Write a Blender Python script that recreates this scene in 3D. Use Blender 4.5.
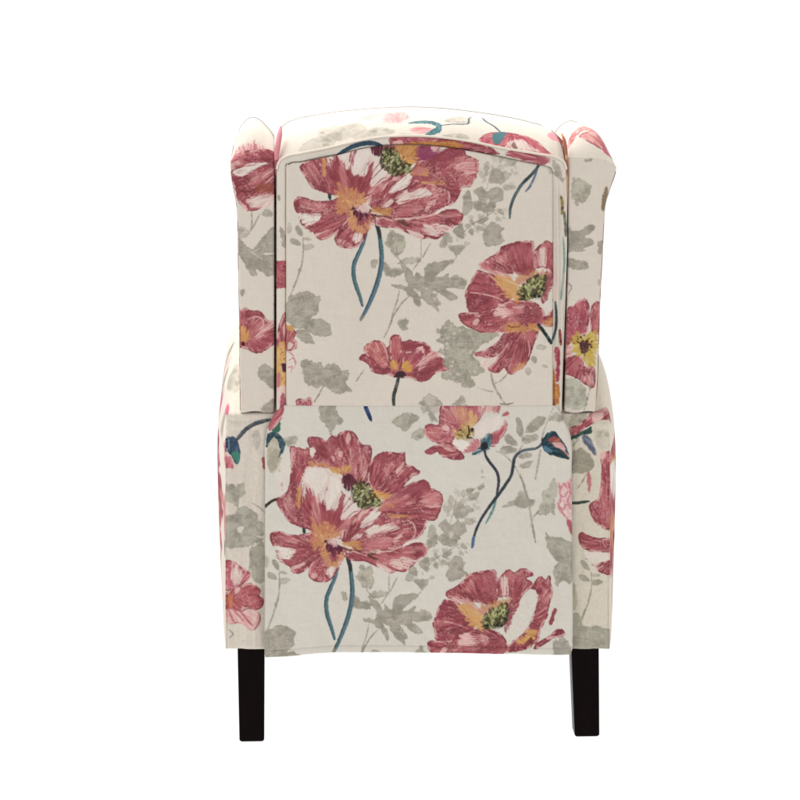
# Floral wingback armchair seen from behind in a white photo studio.
import bpy, math, random
import numpy as np

C = bpy.context.scene.collection
SC = bpy.context.scene
for _o in list(bpy.data.objects):
    bpy.data.objects.remove(_o)

# ---------------------------------------------------------------- camera
S = 0.0017                      # one fabric unit in metres
D, H = 4.5, 1.5                 # camera distance and height
BASE = 743.4                    # floor line under the chair, in fabric units from the top of the frame
YAW = math.radians(2.6)         # the chair stands turned a little
PIVOT = 0.029
cam_d = bpy.data.cameras.new("camera")
cam = bpy.data.objects.new("camera", cam_d); C.objects.link(cam)
cam.location = (0, -D, H); cam.rotation_euler = (math.radians(90), 0, 0)
cam_d.sensor_width = 36.0
cam_d.lens = 36.0 * D / (800 * S)
cam_d.shift_y = -(400 - (BASE - H / S)) / 800.0
cam_d.clip_end = 200
SC.camera = cam

# ---------------------------------------------------------------- light: a white cove, darker behind the camera
world = bpy.data.worlds.new("World"); SC.world = world
world.use_nodes = True
nt = world.node_tree
bg = nt.nodes["Background"]
tc = nt.nodes.new("ShaderNodeTexCoord")
sep = nt.nodes.new("ShaderNodeSeparateXYZ")
rng = nt.nodes.new("ShaderNodeMapRange"); rng.interpolation_type = 'SMOOTHSTEP'
rng.inputs["From Min"].default_value = -0.35; rng.inputs["From Max"].default_value = 0.35
rng.inputs["To Min"].default_value = 0.75; rng.inputs["To Max"].default_value = 1.15
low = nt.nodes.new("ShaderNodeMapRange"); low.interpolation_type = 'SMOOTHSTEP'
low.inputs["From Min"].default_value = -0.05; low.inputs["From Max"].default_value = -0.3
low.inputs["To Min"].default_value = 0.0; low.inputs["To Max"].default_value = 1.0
mx = nt.nodes.new("ShaderNodeMix"); mx.data_type = 'FLOAT'
nt.links.new(tc.outputs["Generated"], sep.inputs[0])
nt.links.new(sep.outputs["Y"], rng.inputs["Value"])
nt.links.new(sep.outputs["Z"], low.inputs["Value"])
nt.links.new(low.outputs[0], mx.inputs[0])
mx.inputs[3].default_value = 1.2       # unseen glow added below the horizon so the translucent floor shows no shadow
lr = nt.nodes.new("ShaderNodeMapRange"); lr.interpolation_type = 'SMOOTHSTEP'   # brighter to the left of the chair
lr.inputs["From Min"].default_value = -0.9; lr.inputs["From Max"].default_value = 0.9
lr.inputs["To Min"].default_value = 1.22; lr.inputs["To Max"].default_value = 0.72
half = nt.nodes.new("ShaderNodeMapRange"); half.interpolation_type = 'SMOOTHSTEP'  # only in the camera's half of the room
half.inputs["From Min"].default_value = 0.1; half.inputs["From Max"].default_value = -0.3
lm = nt.nodes.new("ShaderNodeMix"); lm.data_type = 'FLOAT'; lm.inputs[2].default_value = 1.0
pr = nt.nodes.new("ShaderNodeMath"); pr.operation = 'MULTIPLY'
nt.links.new(sep.outputs["X"], lr.inputs["Value"]); nt.links.new(sep.outputs["Y"], half.inputs["Value"])
nt.links.new(half.outputs[0], lm.inputs[0]); nt.links.new(lr.outputs[0], lm.inputs[3])
nt.links.new(rng.outputs[0], pr.inputs[0]); nt.links.new(lm.outputs[0], pr.inputs[1])
nt.links.new(pr.outputs[0], mx.inputs[2])
nt.links.new(mx.outputs[0], bg.inputs["Strength"])
bg.inputs["Color"].default_value = (1, 1, 1, 1)

def area(name, loc, target, size, power):
    d = bpy.data.lights.new(name, 'AREA'); d.shape = 'RECTANGLE'; d.size, d.size_y = size; d.energy = power
    o = bpy.data.objects.new(name, d); C.objects.link(o)
    o.location = loc
    v = [target[i] - loc[i] for i in range(3)]
    import mathutils
    o.rotation_euler = mathutils.Vector(v).to_track_quat('-Z', 'Y').to_euler()
    return o
area("overhead_softbox", (-0.9, 0.9, 3.2), (-0.1, 0.2, 0.9), (2.0, 1.4), 88)
SC.view_settings.view_transform = 'Standard'
SC.view_settings.look = 'None'
SC.view_settings.exposure = 0.0
SC.view_settings.gamma = 1.0
SC.cycles.max_bounces = 8
# ----------------------------------------------------------------------------
# THE PRINT OF THE FABRIC: a small brush engine (numpy) that paints the printed
# poppies, stems and grey leaves as brush dabs.  The result is stored per vertex
# and read by the fabric material's nodes.  Units: one fabric unit = 1.7 mm.
# ----------------------------------------------------------------------------
SS = 3.0

def P(s):
    return np.array([[float(c) for c in p.split(',')] for p in s.split()], float)

def _hash(ix, iy, seed):
    h = (ix.astype(np.int64) * 374761393 + iy.astype(np.int64) * 668265263 + seed * 974711) & 0xFFFFFFFF
    h = ((h ^ (h >> 13)) * 1274126177) & 0xFFFFFFFF
    h = (h ^ (h >> 16)) & 0xFFFFFFFF
    return h.astype(np.float64) / 4294967295.0

def vnoise(x, y, seed=0):
    ix = np.floor(x); iy = np.floor(y)
    fx = x - ix; fy = y - iy
    fx = fx * fx * (3 - 2 * fx); fy = fy * fy * (3 - 2 * fy)
    a = _hash(ix, iy, seed); b = _hash(ix + 1, iy, seed)
    c = _hash(ix, iy + 1, seed); d = _hash(ix + 1, iy + 1, seed)
    return (a + (b - a) * fx) * (1 - fy) + (c + (d - c) * fx) * fy

def fbm(x, y, seed=0, o=3):
    s = 0; t = 0; a = 1.0
    for k in range(o):
        s = s + a * vnoise(x * 2 ** k, y * 2 ** k, seed + 17 * k); t += a; a *= 0.55
    return s / t

def sstep(a, b, x):
    t = np.clip((x - a) / (b - a), 0, 1)
    return t * t * (3 - 2 * t)

def smooth(p, closed=True, n=4):
    m = len(p)
    out = []
    rng = range(m if closed else m - 1)
    for i in rng:
        if closed:
            p0, p1, p2, p3 = p[(i - 1) % m], p[i], p[(i + 1) % m], p[(i + 2) % m]
        else:
            p0, p1, p2, p3 = p[max(i - 1, 0)], p[i], p[i + 1], p[min(i + 2, m - 1)]
        for k in range(n):
            t = k / n
            out.append(0.5 * ((2 * p1) + (p2 - p0) * t + (2 * p0 - 5 * p1 + 4 * p2 - p3) * t * t + (3 * p1 - p0 - 3 * p2 + p3) * t ** 3))
    if not closed:
        out.append(p[-1])
    return np.array(out)

def poly_sd(X, Y, p):
    d2 = np.full(X.shape, 1e9); ins = np.zeros(X.shape, bool)
    n = len(p)
    for i in range(n):
        ax, ay = p[i]; bx, by = p[(i + 1) % n]
        ex, ey = bx - ax, by - ay
        wx, wy = X - ax, Y - ay
        t = np.clip((wx * ex + wy * ey) / (ex * ex + ey * ey + 1e-9), 0, 1)
        dx = wx - ex * t; dy = wy - ey * t
        d2 = np.minimum(d2, dx * dx + dy * dy)
        if ay != by:
            c = ((ay > Y) != (by > Y)) & (X < ex * (Y - ay) / (by - ay) + ax)
            ins ^= c
    d = np.sqrt(d2)
    return np.where(ins, -d, d)

CREAM = (206, 196, 183)
ROSE = (158, 83, 88); DROSE = (127, 61, 68); LROSE = (188, 118, 118); PINK = (214, 176, 168)
PALE = (213, 200, 189); ORANGE = (192, 144, 90); PLUM = (76, 38, 54); OLIVE = (56, 54, 40)
GREEN = (152, 153, 108); TEAL = (84, 110, 114); SLATE = (56, 64, 68); BLUE = (90, 112, 124)
LEAF = (160, 153, 140); DLEAF = (138, 132, 119); LLEAF = (177, 169, 155)

class Canvas:
    def __init__(s, x0, y0, x1, y1, base=CREAM, seed=1, wrap=False):
        s.x0, s.y0 = x0, y0
        s.w = int(round((x1 - x0) * SS)); s.h = int(round((y1 - y0) * SS))
        s.a = np.empty((s.h, s.w, 3), np.float32)
        s.a[:] = np.array(base, np.float32)
        s.T = lambda p: p
        s.center = None
        s.seed = seed
        s.wrap = wrap
        X, Y = s.grid(0, s.w, 0, s.h)
        # thread irregularities of the linen ground
        m = (fbm(X / 60, Y / 60, 5) - .5) * 6 + (vnoise(X / .8, Y / 9, 6) - .5) * 3 + (vnoise(X / 9, Y / .8, 7) - .5) * 3
        s.a += m[..., None]
    def grid(s, i0, i1, j0, j1):
        return np.meshgrid(s.x0 + (np.arange(i0, i1) + .5) / SS, s.y0 + (np.arange(j0, j1) + .5) / SS)
    def box(s, p, pad):
        lo = p.min(0) - pad; hi = p.max(0) + pad
        i0 = max(0, int((lo[0] - s.x0) * SS)); i1 = min(s.w, int((hi[0] - s.x0) * SS) + 1)
        j0 = max(0, int((lo[1] - s.y0) * SS)); j1 = min(s.h, int((hi[1] - s.y0) * SS) + 1)
        if i1 <= i0 or j1 <= j0:
            return None
        return i0, i1, j0, j1
    def sample(s, cx, cy):
        fx = (cx - s.x0) * SS - .5; fy = (cy - s.y0) * SS - .5
        if s.wrap:
            fx = np.mod(fx, s.w); fy = np.mod(fy, s.h)
        fx = np.clip(fx, 0, s.w - 1.001); fy = np.clip(fy, 0, s.h - 1.001)
        i = fx.astype(int); j = fy.astype(int); u = (fx - i)[..., None]; v = (fy - j)[..., None]
        i1 = np.minimum(i + 1, s.w - 1); j1 = np.minimum(j + 1, s.h - 1)
        return (s.a[j, i] * (1 - u) + s.a[j, i1] * u) * (1 - v) + (s.a[j1, i] * (1 - u) + s.a[j1, i1] * u) * v
    def _flow(s, X, Y, org, seed, fine=1.0):
        """noise drawn out along the strokes: radially from org, else along x/y of a direction"""
        if org is None:
            return fbm(X * .35 * fine, Y * .35 * fine, seed)
        if len(org) == 2:
            dx, dy = X - org[0], Y - org[1]
            r = np.hypot(dx, dy) + 1e-6; th = np.arctan2(dy, dx)
            R = max(8.0, float(np.median(r)))
            w = (vnoise(X / 12, Y / 12, seed + 3) - .5) * .09
            return fbm((th + w) * R / 2.2 * fine, r / 11.0, seed)
        ca, sa = math.cos(org[2]), math.sin(org[2])
        u = X * ca + Y * sa; v = -X * sa + Y * ca
        return fbm(v / 2.0 * fine, u / 11, seed)
    def blend(s, b, m, col):
        i0, i1, j0, j1 = b
        t = s.a[j0:j1, i0:i1]
        t += (np.asarray(col, np.float32) - t) * m[..., None].astype(np.float32)
    def dab(s, poly, col, rag=.8, soft=.5, org=None, alpha=1.0, col2=None, mix=.5, dry=0.0, rim=None, rimw=1.2, closed=True, sm=True):
        """one brushed shape: ragged edge along the strokes, colour varying from col to col2"""
        p = s.T(P(poly) if isinstance(poly, str) else np.asarray(poly, float))
        over = rim is None and (org is not None or s.center is not None)
        if over and org is None:
            org = s.center
        if org is not None:
            o = s.T(np.array([[org[0], org[1]]], float))[0]
            org = (o[0], o[1]) + tuple(org[2:])
        if sm:
            p = smooth(p)
        b = s.box(p, rag + soft + 2)
        s.seed += 1
        if b is None:
            return
        X, Y = s.grid(*b)
        sd = poly_sd(X, Y, p)
        n = s._flow(X, Y, org, s.seed * 7 + 1)
        g = fbm(X * .9, Y * .9, s.seed * 7 + 2, 2)
        d = sd + rag * (2 * n - 1) * (2.4 if over else 1.6) + (g - .5) * 1.0 * min(1, rag)
        m = sstep(soft, -soft, d) * alpha
        if over and rag >= .75:
            # an overlaid stroke breaks up along its hairs
            nh = s._flow(X, Y, org, s.seed * 7 + 12, 2.4)
            m = m * (1 - .75 * sstep(.5, .66, nh) * sstep(-5.5, -.2, sd))
        if dry:
            th = vnoise(X * 1.5, Y * .3, s.seed * 7 + 4) * .4 + vnoise(X * .3, Y * 1.5, s.seed * 7 + 5) * .6
            m = m * (1 - dry * sstep(.45, .8, th))
        c = np.empty(X.shape + (3,)); c[:] = col
        if col2 is not None:
            n2 = s._flow(X, Y, org, s.seed * 7 + 3, 1.5)
            if org is None and rim is not None:
                n2 = fbm(X * .11, Y * .11, s.seed * 7 + 3)
            t = sstep(.5 - .22, .5 + .22, n2 + (mix - .5))
            c += (np.array(col2, float) - c) * t[..., None]
        if rim is not None:
            e = sstep(-rimw - .6, -rimw * .3, sd) * sstep(.25, .6, g)
            c += (np.array(rim, float) - c) * (e * .8)[..., None]
        c += ((g - .5) * 16)[..., None]
        s.blend(b, m, c)
    def petal(s, poly, org, col=ROSE, dark=DROSE, light=LROSE, hl=.5, rag=.7, rim=DROSE):
        """a rose petal: dark to mid strokes from its base, dry lighter strokes over them"""
        s.dab(poly, col, rag, .5, org, 1, dark, .5, rim=rim)
        p = s.T(P(poly) if isinstance(poly, str) else np.asarray(poly, float)); p = smooth(p)
        b = s.box(p, 2)
        if b is None:
            return
        X, Y = s.grid(*b); sd = poly_sd(X, Y, p)
        o = s.T(np.array([[org[0], org[1]]], float))[0]; oo = (o[0], o[1]) + tuple(org[2:])
        n = s._flow(X, Y, oo, s.seed * 7 + 5, 1.3); q = fbm(X / 9, Y / 9, s.seed * 7 + 6)
        # broad washes of tone across the petal
        qw = fbm(X / 16, Y / 16, s.seed * 7 + 14, 2) * .65 + n * .35
        s.blend(b, sstep(.54, .68, qw) * sstep(0, -1, sd) * .5, light)
        s.blend(b, sstep(.46, .34, qw) * sstep(0, -1, sd) * .55, np.array(dark) * .88)
        m = sstep(.52, .68, n * .6 + q * .4) * sstep(-.4, -1.6, sd) * hl
        s.blend(b, m, light)
        n = s._flow(X, Y, oo, s.seed * 7 + 8, 2.2)
        m = sstep(.6, .74, n * .7 + (1 - q) * .3) * sstep(-.6, -2, sd) * min(1, hl * 1.25)
        s.blend(b, m, PINK)
        # pale and dark lips where the petal edge turns
        e = sstep(-2.4, -1.2, sd) * sstep(.2, -.5, sd); qe = fbm(X / 6, Y / 6, s.seed * 7 + 13, 2)
        s.blend(b, e * sstep(.5, .62, qe) * .75, PINK)
        s.blend(b, sstep(-2.0, -.6, sd) * sstep(.2, -.3, sd) * sstep(.5, .4, qe) * .6, (112, 54, 62))
        # the weave shows through where the brush was dry
        q2 = fbm(X / 14, Y / 14, s.seed * 7 + 9)
        k = vnoise(X / .75, Y / .95, s.seed * 7 + 10) * .6 + fbm(X / 2.4, Y / 2.0, s.seed * 7 + 11, 2) * .4
        m = sstep(.55, .85, k + (q2 - .5) * .55) * sstep(0, -1.5, sd) * (.35 + .4 * hl)
        s.blend(b, m, (214, 176, 170))
    def stroke(s, pts, w, col, col2=None, edge=None, taper=True, alpha=1.0, rag=.25, soft=.45):
        """a stem: a round brush drawn along a curve, darker on one side"""
        p = s.T(P(pts) if isinstance(pts, str) else np.asarray(pts, float))
        p = smooth(p, False, 5)
        b = s.box(p, w + 2); s.seed += 1
        if b is None:
            return
        X, Y = s.grid(*b)
        best = np.full(X.shape, 1e9); sgn = np.zeros(X.shape); tt = np.zeros(X.shape)
        n = len(p) - 1
        for i in range(n):
            ax, ay = p[i]; ex, ey = p[i + 1] - p[i]
            t = np.clip(((X - ax) * ex + (Y - ay) * ey) / (ex * ex + ey * ey + 1e-9), 0, 1)
            dx = X - ax - ex * t; dy = Y - ay - ey * t
            d = dx * dx + dy * dy
            k = d < best
            best = np.where(k, d, best); sgn = np.where(k, (ex * dy - ey * dx) / (math.hypot(ex, ey) + 1e-9), sgn)
            tt = np.where(k, (i + t) / n, tt)
        ww = w * .5 * ((1 - .45 * np.abs(2 * tt - 1) ** 3) if taper else 1.0)
        g = fbm(X * .6, Y * .6, s.seed * 5 + 1, 2)
        d = np.sqrt(best) - ww + (g - .5) * rag * 2
        m = sstep(soft, -soft, d) * alpha
        c = np.empty(X.shape + (3,)); c[:] = col
        if col2 is not None:
            c += (np.array(col2, float) - c) * sstep(.35, .65, fbm(tt * 7, sgn * .2, s.seed * 5 + 2, 2))[..., None]
        if edge is not None:
            c += (np.array(edge, float) - c) * sstep(-.1, .9, sgn / np.maximum(ww, .3))[..., None]
        c += ((g - .5) * 22)[..., None]
        s.blend(b, m, c)
    def dots(s, poly, n, r, cols, seed, alpha=1.0, org=None, lng=1.0):
        """many small dabs inside an outline (stamens, freckles)"""
        p = smooth(s.T(P(poly))); lo, hi = p.min(0), p.max(0)
        R = np.random.RandomState(seed)
        if org is not None:
            org = s.T(np.array([org], float))[0]
        pts = []
        while len(pts) < n:
            q = lo + R.rand(40, 2) * (hi - lo)
            pts += list(q[poly_sd(q[:, 0], q[:, 1], p) < -.3])
        for q in pts[:n]:
            rr = r * (.6 + .8 * R.rand()); a = R.rand() * 6.28
            if org is not None:
                a = math.atan2(q[1] - org[1], q[0] - org[0]) + (R.rand() - .5) * .5
            b = s.box(np.array([q]), rr * lng + 1)
            c = np.array(cols[R.randint(len(cols))], float) + (R.rand() - .5) * 20
            if b is None:
                continue
            X, Y = s.grid(*b)
            u = (X - q[0]) * math.cos(a) + (Y - q[1]) * math.sin(a); v = -(X - q[0]) * math.sin(a) + (Y - q[1]) * math.cos(a)
            s.blend(b, sstep(1.25, .6, np.hypot(u / (rr * lng), v / rr)) * alpha, c)
    def leaf(s, poly, col=LEAF, alpha=.9, rag=.9, org=None, dry=.28, dark=DLEAF):
        p = s.T(P(poly)); p = smooth(p, True, 6)
        R = np.random.RandomState(int(abs(p.sum())) % 9999)
        c0 = p.mean(0); n = len(p)
        k = np.interp(np.arange(n), np.arange(0, n + 4, 3)[:len(np.arange(0, n + 4, 3))], R.rand(len(np.arange(0, n + 4, 3))) - .5)
        rr = np.linalg.norm(p - c0, axis=1, keepdims=True) + 1e-6
        p = p + (p - c0) / rr * (k[:, None] * np.minimum(rr, 9) * .3)
        T = s.T; s.T = lambda q: q
        s.dab(p, col, rag, .6, None, alpha, dark, .45, dry=dry, rim=dark, rimw=.9, sm=False)
        ext = p.max(0) - p.min(0)
        if min(ext) > 9:
            # a few pale veins and darker washes
            far = p[np.argmax(rr[:, 0])]; near = 2 * c0 - far
            for j in range(3):
                e = p[R.randint(n)]
                s.stroke(np.array([c0 + (far - c0) * .3 * (j - 1), c0 * .5 + e * .5 + (R.rand(2) - .5) * 2, e * .92 + c0 * .08]), .8, LLEAF, None, None, True, .55, .5)
            for j in range(3):
                q = c0 + (p[R.randint(n)] - c0) * (.3 + .5 * R.rand())
                a = R.rand(7) * 1.6 + 1.2; th = np.linspace(0, 6.28, 8)[:-1]
                s.dab(np.stack([q[0] + a * 1.3 * np.cos(th), q[1] + a * np.sin(th)], 1), dark, 1.0, .9, None, .45, rim=dark)
        s.T = T
    def oval(s, x, y, L, W, ang, col=LEAF, alpha=.85, dark=DLEAF):
        """a small pointed leaf, ang in degrees"""
        t = np.linspace(0, 2 * math.pi, 9)[:-1]
        u = np.cos(t) * L / 2; v = np.sin(t) * W / 2 * (1 - .25 * np.cos(t))
        a = math.radians(ang)
        p = np.stack([x + u * math.cos(a) - v * math.sin(a), y + u * math.sin(a) + v * math.cos(a)], 1)
        s.dab(p, col, .5, .6, None, alpha, dark, .45, dry=.25, rim=dark, rimw=.7)
    def twig(s, pts, w=1.5, col=(160, 152, 134), alpha=.85):
        s.stroke(pts, w, col, DLEAF, None, True, alpha, .5, .6)

def shift(dx, dy, sx=1.0, sy=1.0, ox=0.0, oy=0.0):
    """print repeat: scale about (ox, oy), then move"""
    return lambda p: np.stack([(p[:, 0] - ox) * sx + ox + dx, (p[:, 1] - oy) * sy + oy + dy], 1)

# the upper panel shows the same repeat as the lower one, a little wider and 333 units higher
UPPER = lambda p: np.stack([293.7 + (p[:, 0] - 270.6) * 1.075, p[:, 1] - 333], 1)
UPPER_B = lambda p: np.stack([478.8 + (p[:, 0] - 445.6) * 1.08, p[:, 1] - 328], 1)
LOWER = lambda p: np.stack([270.6 + (p[:, 0] - 293.7) / 1.075, p[:, 1] + 333], 1)

# ------------------------------------------------------------------ the motifs
def big_poppy(c):
    c.center = (338, 535)
    # stems first
    c.stroke("338,566 335,576 330,588 326.6,597 326.3,608 328.5,618 331.5,627 334.5,638", 4.2, TEAL, BLUE, (48, 78, 84))
    c.stroke("347.5,556 350,566 351.5,578 352.3,590 351,603 348,616 343.5,629 338.5,641 333,652", 4.6, TEAL, BLUE, (52, 72, 82))
    c.stroke("334.6,648 332.5,652.5", 3, (130, 125, 112))
    c.stroke("347,556 349.5,563 350.6,570", 4, (52, 56, 58))
    c.stroke("303.5,526 304.5,532", 3.2, (44, 62, 60))
    # back petals
    c.petal("307,439 310,435.5 319,436 326,439 332,434 336,436 340,432 345,429.5 352,430 356,434 360,441 363,444 369,444 371.5,449 371,458 369,470 367,480 360,486 350,480 340,472 330,468 318,464 311,459 309.5,447", (358, 494), hl=.55)
    c.dab("310,447 313,445.5 316,448 314.5,452 312,456 310.5,452", PALE, .6, .6)
    c.dab("346,434 349,433 350,438 348,442 346.5,440", PINK, .7, .7, (358, 494), .8)
    c.dab("350,450 353,447 354,458 356,470 352,474 349,462", LROSE, 1.2, 1, (358, 494), .7, PINK)
    c.dab("360,454 363,450 366,462 366,474 363,478 361,466", LROSE, 1.2, 1, (358, 494), .7, PINK)
    c.dab("338,452 342,449 344,447 343,453 339,456", PINK, .9, .8, (358, 494), .7)
    c.dab("330,454 333,455 335,461 331,459", PINK, .8, .8, None, .6)
    c.dab("313,436 325,440 332,437 338,436 340,446 330,452 318,450 312,444", DROSE, 1.2, 1, (340, 480), .45)
    c.petal("370,462 375,456 381,452 388,451 398,452 404,451 405,457 406,463 412,465 419,470 418.5,473 412,475 404,484 404,487 398,493 385,496 376,492 368,482 368,470", (366, 502), hl=.5)
    c.dab("396,470 400,465 404,461 404,464 400,469 397,474", PINK, .7, .6, (366, 502), .8)
    c.dab("384,470 388,464 392,462 390,468 386,474", LROSE, .9, .8, (366, 502), .8, PINK)
    c.dab("378,455 388,453 400,455 398,459 388,462 378,462", DROSE, 1, 1, (366, 502), .5)
    c.petal("404,487 410,482.5 419,479.5 425,479 430,484 431,487.5 437,490 442,494 442.5,501 441,507 439,512 435,519 427.5,520 425,527 421,534 416,538 405,544 392,549 380,549 376,530 378,510 385,496 395,490", (366, 512), hl=.4)
    c.dab("420,500 428,493 436,491 440,495 440,504 434,506 426,506", LROSE, 1.6, 1, (366, 512), .75, PINK, .55)
    c.dab("430,505.2 441,504.6 440.6,506 430,506.6", PINK, .4, .4, None, .9)
    c.dab("395,488 410,483 424,481 428,486 418,492 405,496 396,498", (136, 66, 76), 1.5, 1, (366, 512), .7)
    # large front petals
    c.petal("352,546 360,553.5 372,551 385,549 398,547 410,541 416,533 413,521 395,515 380,511 370,505 362,508 352,515 345,525 341,538", (343, 545), hl=.55)
    c.dab("361,522 368,514 376,509 381,511 379,516 374,521 366,525 360,526", PALE, 1.2, .6, (343, 545), 1, (220, 209, 199))
    c.dab("366,530 373,524 383,523 394,522 399,525 396,529 386,531 376,534 368,537", PALE, 1.2, .6, (343, 545), 1, PINK, .35)
    c.dab("352,538 357,533 363,532 361,537 355,540", PINK, .9, .6, (343, 545), .9, PALE)
    c.dab("352,519 358,514 366,508 368,511 360,517 353,523", PINK, 1.0, .6, (343, 545), .85)
    c.dab("366,543 376,538 390,536 392,541 384,546 370,549", LROSE, 1.4, 1, (343, 545), .75, PINK, .3)
    c.dab("393,539 397,535 402,532 402,535 398,539 394,543", PINK, .8, .6, (343, 545), .8)
    c.petal("301,495 304,480 303,470 310,464 320,465 328,470 335,476 342,477 342,490 350,497 358,500 359,510 352,515 345,525 341,538 330,536 318,533 310,526 303,512", (326, 536), col=PALE, dark=(203, 186, 176), light=(222, 212, 202), hl=.5, rim=PINK)
    c.petal("279,496 287,490 290,478 291,462 290,446 298,446 304,448 308,446 311,456 316,462 311,468 303,478 301,490 304,500 311,516 314,528 303,526.5 295,523.5 288,520.5 284,514 279,507 276,500", (315, 560), hl=.45)
    c.dab("282,497 288,494 292,500 296,512 300,520 292,518 285,509", LROSE, 1.6, 1, (315, 560), .5, PINK)
    c.dab("297,490 300,486 301.5,494 301,505 298,509 296.5,500", ORANGE, .9, .7, (315, 560), .9)
    c.dab("291.5,449 294,447 295,458 293,466 291.5,460", PINK, .8, .6, None, .6)
    # rose strokes rising from the heart of the flower into the pale petal
    c.dab("302,500 308,488 311,480 313,488 316,498 322,499 326,484 328,474 329.5,484 327,500 335,507 341,498 345,492 343,503 351,500 349,512 343,528 330,535 314,530 305,515", ROSE, 3.0, .8, (325, 537), 1, DROSE, .45)
    c.dab("316,490 319,505 321,522 317,524 312,508 313,494", LROSE, 2.0, 1, (325, 540), .7, PINK, .4)
    c.dab("340,500 345,497 341,509 336,518 334,515", ROSE, 2.2, .7, (325, 537), .9, DROSE)
    o = (326, 540)
    c.dab("304,471 310,465 320,466 328,471 328,478 324,486 318,494 314,493 310,485 304,480", (216, 205, 196), 1.5, .5, o, .95, PALE, rim=(206, 176, 170), rimw=.8)
    c.dab("331,474 341,479 342,488 336,497 330,508 325,505 326,493 329,482", (216, 205, 196), 1.6, .5, o, .95, PALE, rim=(206, 176, 170), rimw=.8)
    c.dab("346,493 350,498 358,503 353,513 346,519 341,517 344,505", (216, 205, 196), 1.3, .5, o, .92, PALE, rim=(206, 176, 170), rimw=.8)
    c.stroke("357,498 350,504 343,512", 1.0, (150, 96, 100), None, None, True, .8)
    c.stroke("351,495 346,502 341,511", .9, (150, 96, 100), None, None, True, .8)
    c.stroke("358,510 352,512 344,521", 1.1, (140, 80, 88), None, None, True, .8)
    c.dab("343,520 350,515 355,517 350,522 344,530 341,536 339,530", LROSE, 1.5, .8, (325, 537), .8, PINK, .4)
    # left petal
    c.petal("271,533 273,531 276,529.5 282,530.5 288,533 298,533.5 308,532 314,530 322,540 324,552 319,560 308,567 301,571.5 296,572 292,570 290,566 285,562 279,558 276,551 277,547 273,545 270.5,537", (325, 548), hl=.45)
    c.dab("276,534 284,534 294,536 298,541 290,543 278,542", LROSE, 1.2, 1, (325, 548), .55, PINK)
    c.dab("274,545.2 283,545.4 291,546.4 296,548.5 294,553 290,557 284,559 279,557 276,551 276,548", PALE, 1.0, .5, (325, 548), 1, (217, 208, 197))
    c.dots("275,549 279,550 280,558 285,561 284,563 277,559 274,553", 16, .55, [(120, 90, 88), (140, 100, 96)], 4, .6)
    c.dots("286,550 293,550 292,554 287,556", 7, .5, [(140, 110, 108)], 5, .6)
    c.dab("291,566 299,563 306,561 304,564 297,567 292,569", PINK, .8, .6, (325, 548), .9)
    c.dab("283,561 288,560 300,557 298,560 290,564 286,564", ROSE, .8, .6, (325, 548), .8)
    # bottom petal
    c.petal("310,564 308.5,573 311,577.5 317,580.5 325,581 330,579 335,574 338,567 343,559 347,552 341,545 330,545 322,550 315,558", (332, 547), hl=.4)
    c.dab("324,569 329,565.5 335,566 334,571 330,576 327,574", PALE, 1.2, .7, (332, 547), 1, PINK, .4)
    c.dab("311,573 316,571 321,575 326,578.5 320,579.5 313,577", PINK, 1.3, .8, (332, 547), .8, ROSE, .4)
    c.dab("337,565 340,558 344,552 345,556 341,562", PALE, 1.0, .6, None, .9, PINK)
    # orange heart
    c.dab("311,520 313,517 317,523 325,521 333,524 338,530 338,536 330,540 330,547 326,555 322,549 318,546 314,548 309,540 312,535 310,528", ORANGE, 2.2, .8, (325, 538), .85, (190, 126, 100), .5)
    c.dab("322,553 328,550 332,560 338,556 342,550 342,558 337,566 331,565 324,562", ORANGE, 1.8, .8, (333, 550), .88, (196, 140, 110))
    c.dab("342,541 350,540 360,541 362,546 358,549 350,547 343,545", ORANGE, 1.4, .7, (333, 545), .85, (176, 122, 74))
    c.dots("312,520 336,524 338,536 326,550 314,545", 26, .6, [(150, 80, 70), (170, 100, 80), (210, 170, 110)], 7, .7, (326, 540), 2.6)
    c.dab("325,539 330,541 336,545 342,543 341.5,549 338.5,553 336.5,550 333,557 331,552 328,549.5 326,545", PLUM, 1.3, .5, (332, 536), 1, (112, 52, 66), .4)
    c.dab("328,539.5 334,538 340,541 337,545 331,544", (190, 140, 150), .8, .7, None, .85, PINK)
    c.stroke("341,546 350,549 361,550", 2.4, (92, 50, 52), (130, 76, 60), None, True, .9, .8)
    # lower right petal, folded
    c.petal("346,557 356,560 365,560.5 380,567.5 390,571.5 397,570 404,571 412,565 420,558 425,556 428,548 425,544 420,541.5 413,541 405,544 395,548 380,551 365,553 352,549", (342, 548), hl=.35)
    c.dab("405,542 411,539 418,538 424,541 416,541.5 409,543 402,547", PALE, .5, .5, None, 1)
    c.dab("365,551 378,550 392,548 402,545 394,550 380,552.5 368,553", PINK, .6, .5, (342, 548), .8)
    c.dab("368,552 376,551 374,555 379,558 371,558 367,556", (84, 50, 44), 1.0, .7, None, .75)
    c.dab("389,561 396,557 408,556.5 416,558 417,561 410,566 402,568 394,566", PINK, 1.5, .8, (342, 548), .95, PALE, .5)
    c.dots("390,560 408,557 416,559 410,566 396,566", 14, .55, [ROSE, LROSE], 9, .6, (342, 548), 2)
    c.dab("376,562 384,564 391,569 388,571 380,567", PINK, .6, .5, (342, 548), .9, PALE)
    c.dab("400,548 412,545 424,546 426,549 416,551 404,552", LROSE, 1, .8, (342, 548), .5, PINK)
    # orange by the stamens
    c.dab("371,488 377,489 388,493 389,496 382,498 378,504 372,506 370,498", ORANGE, 2.0, .8, (366, 498), .95, (206, 152, 84))
    c.dab("380,503 388,500 397,502 394,507 386,509 380,508", ORANGE, 1.8, .8, (366, 500), .85, LROSE, .45)
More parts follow.
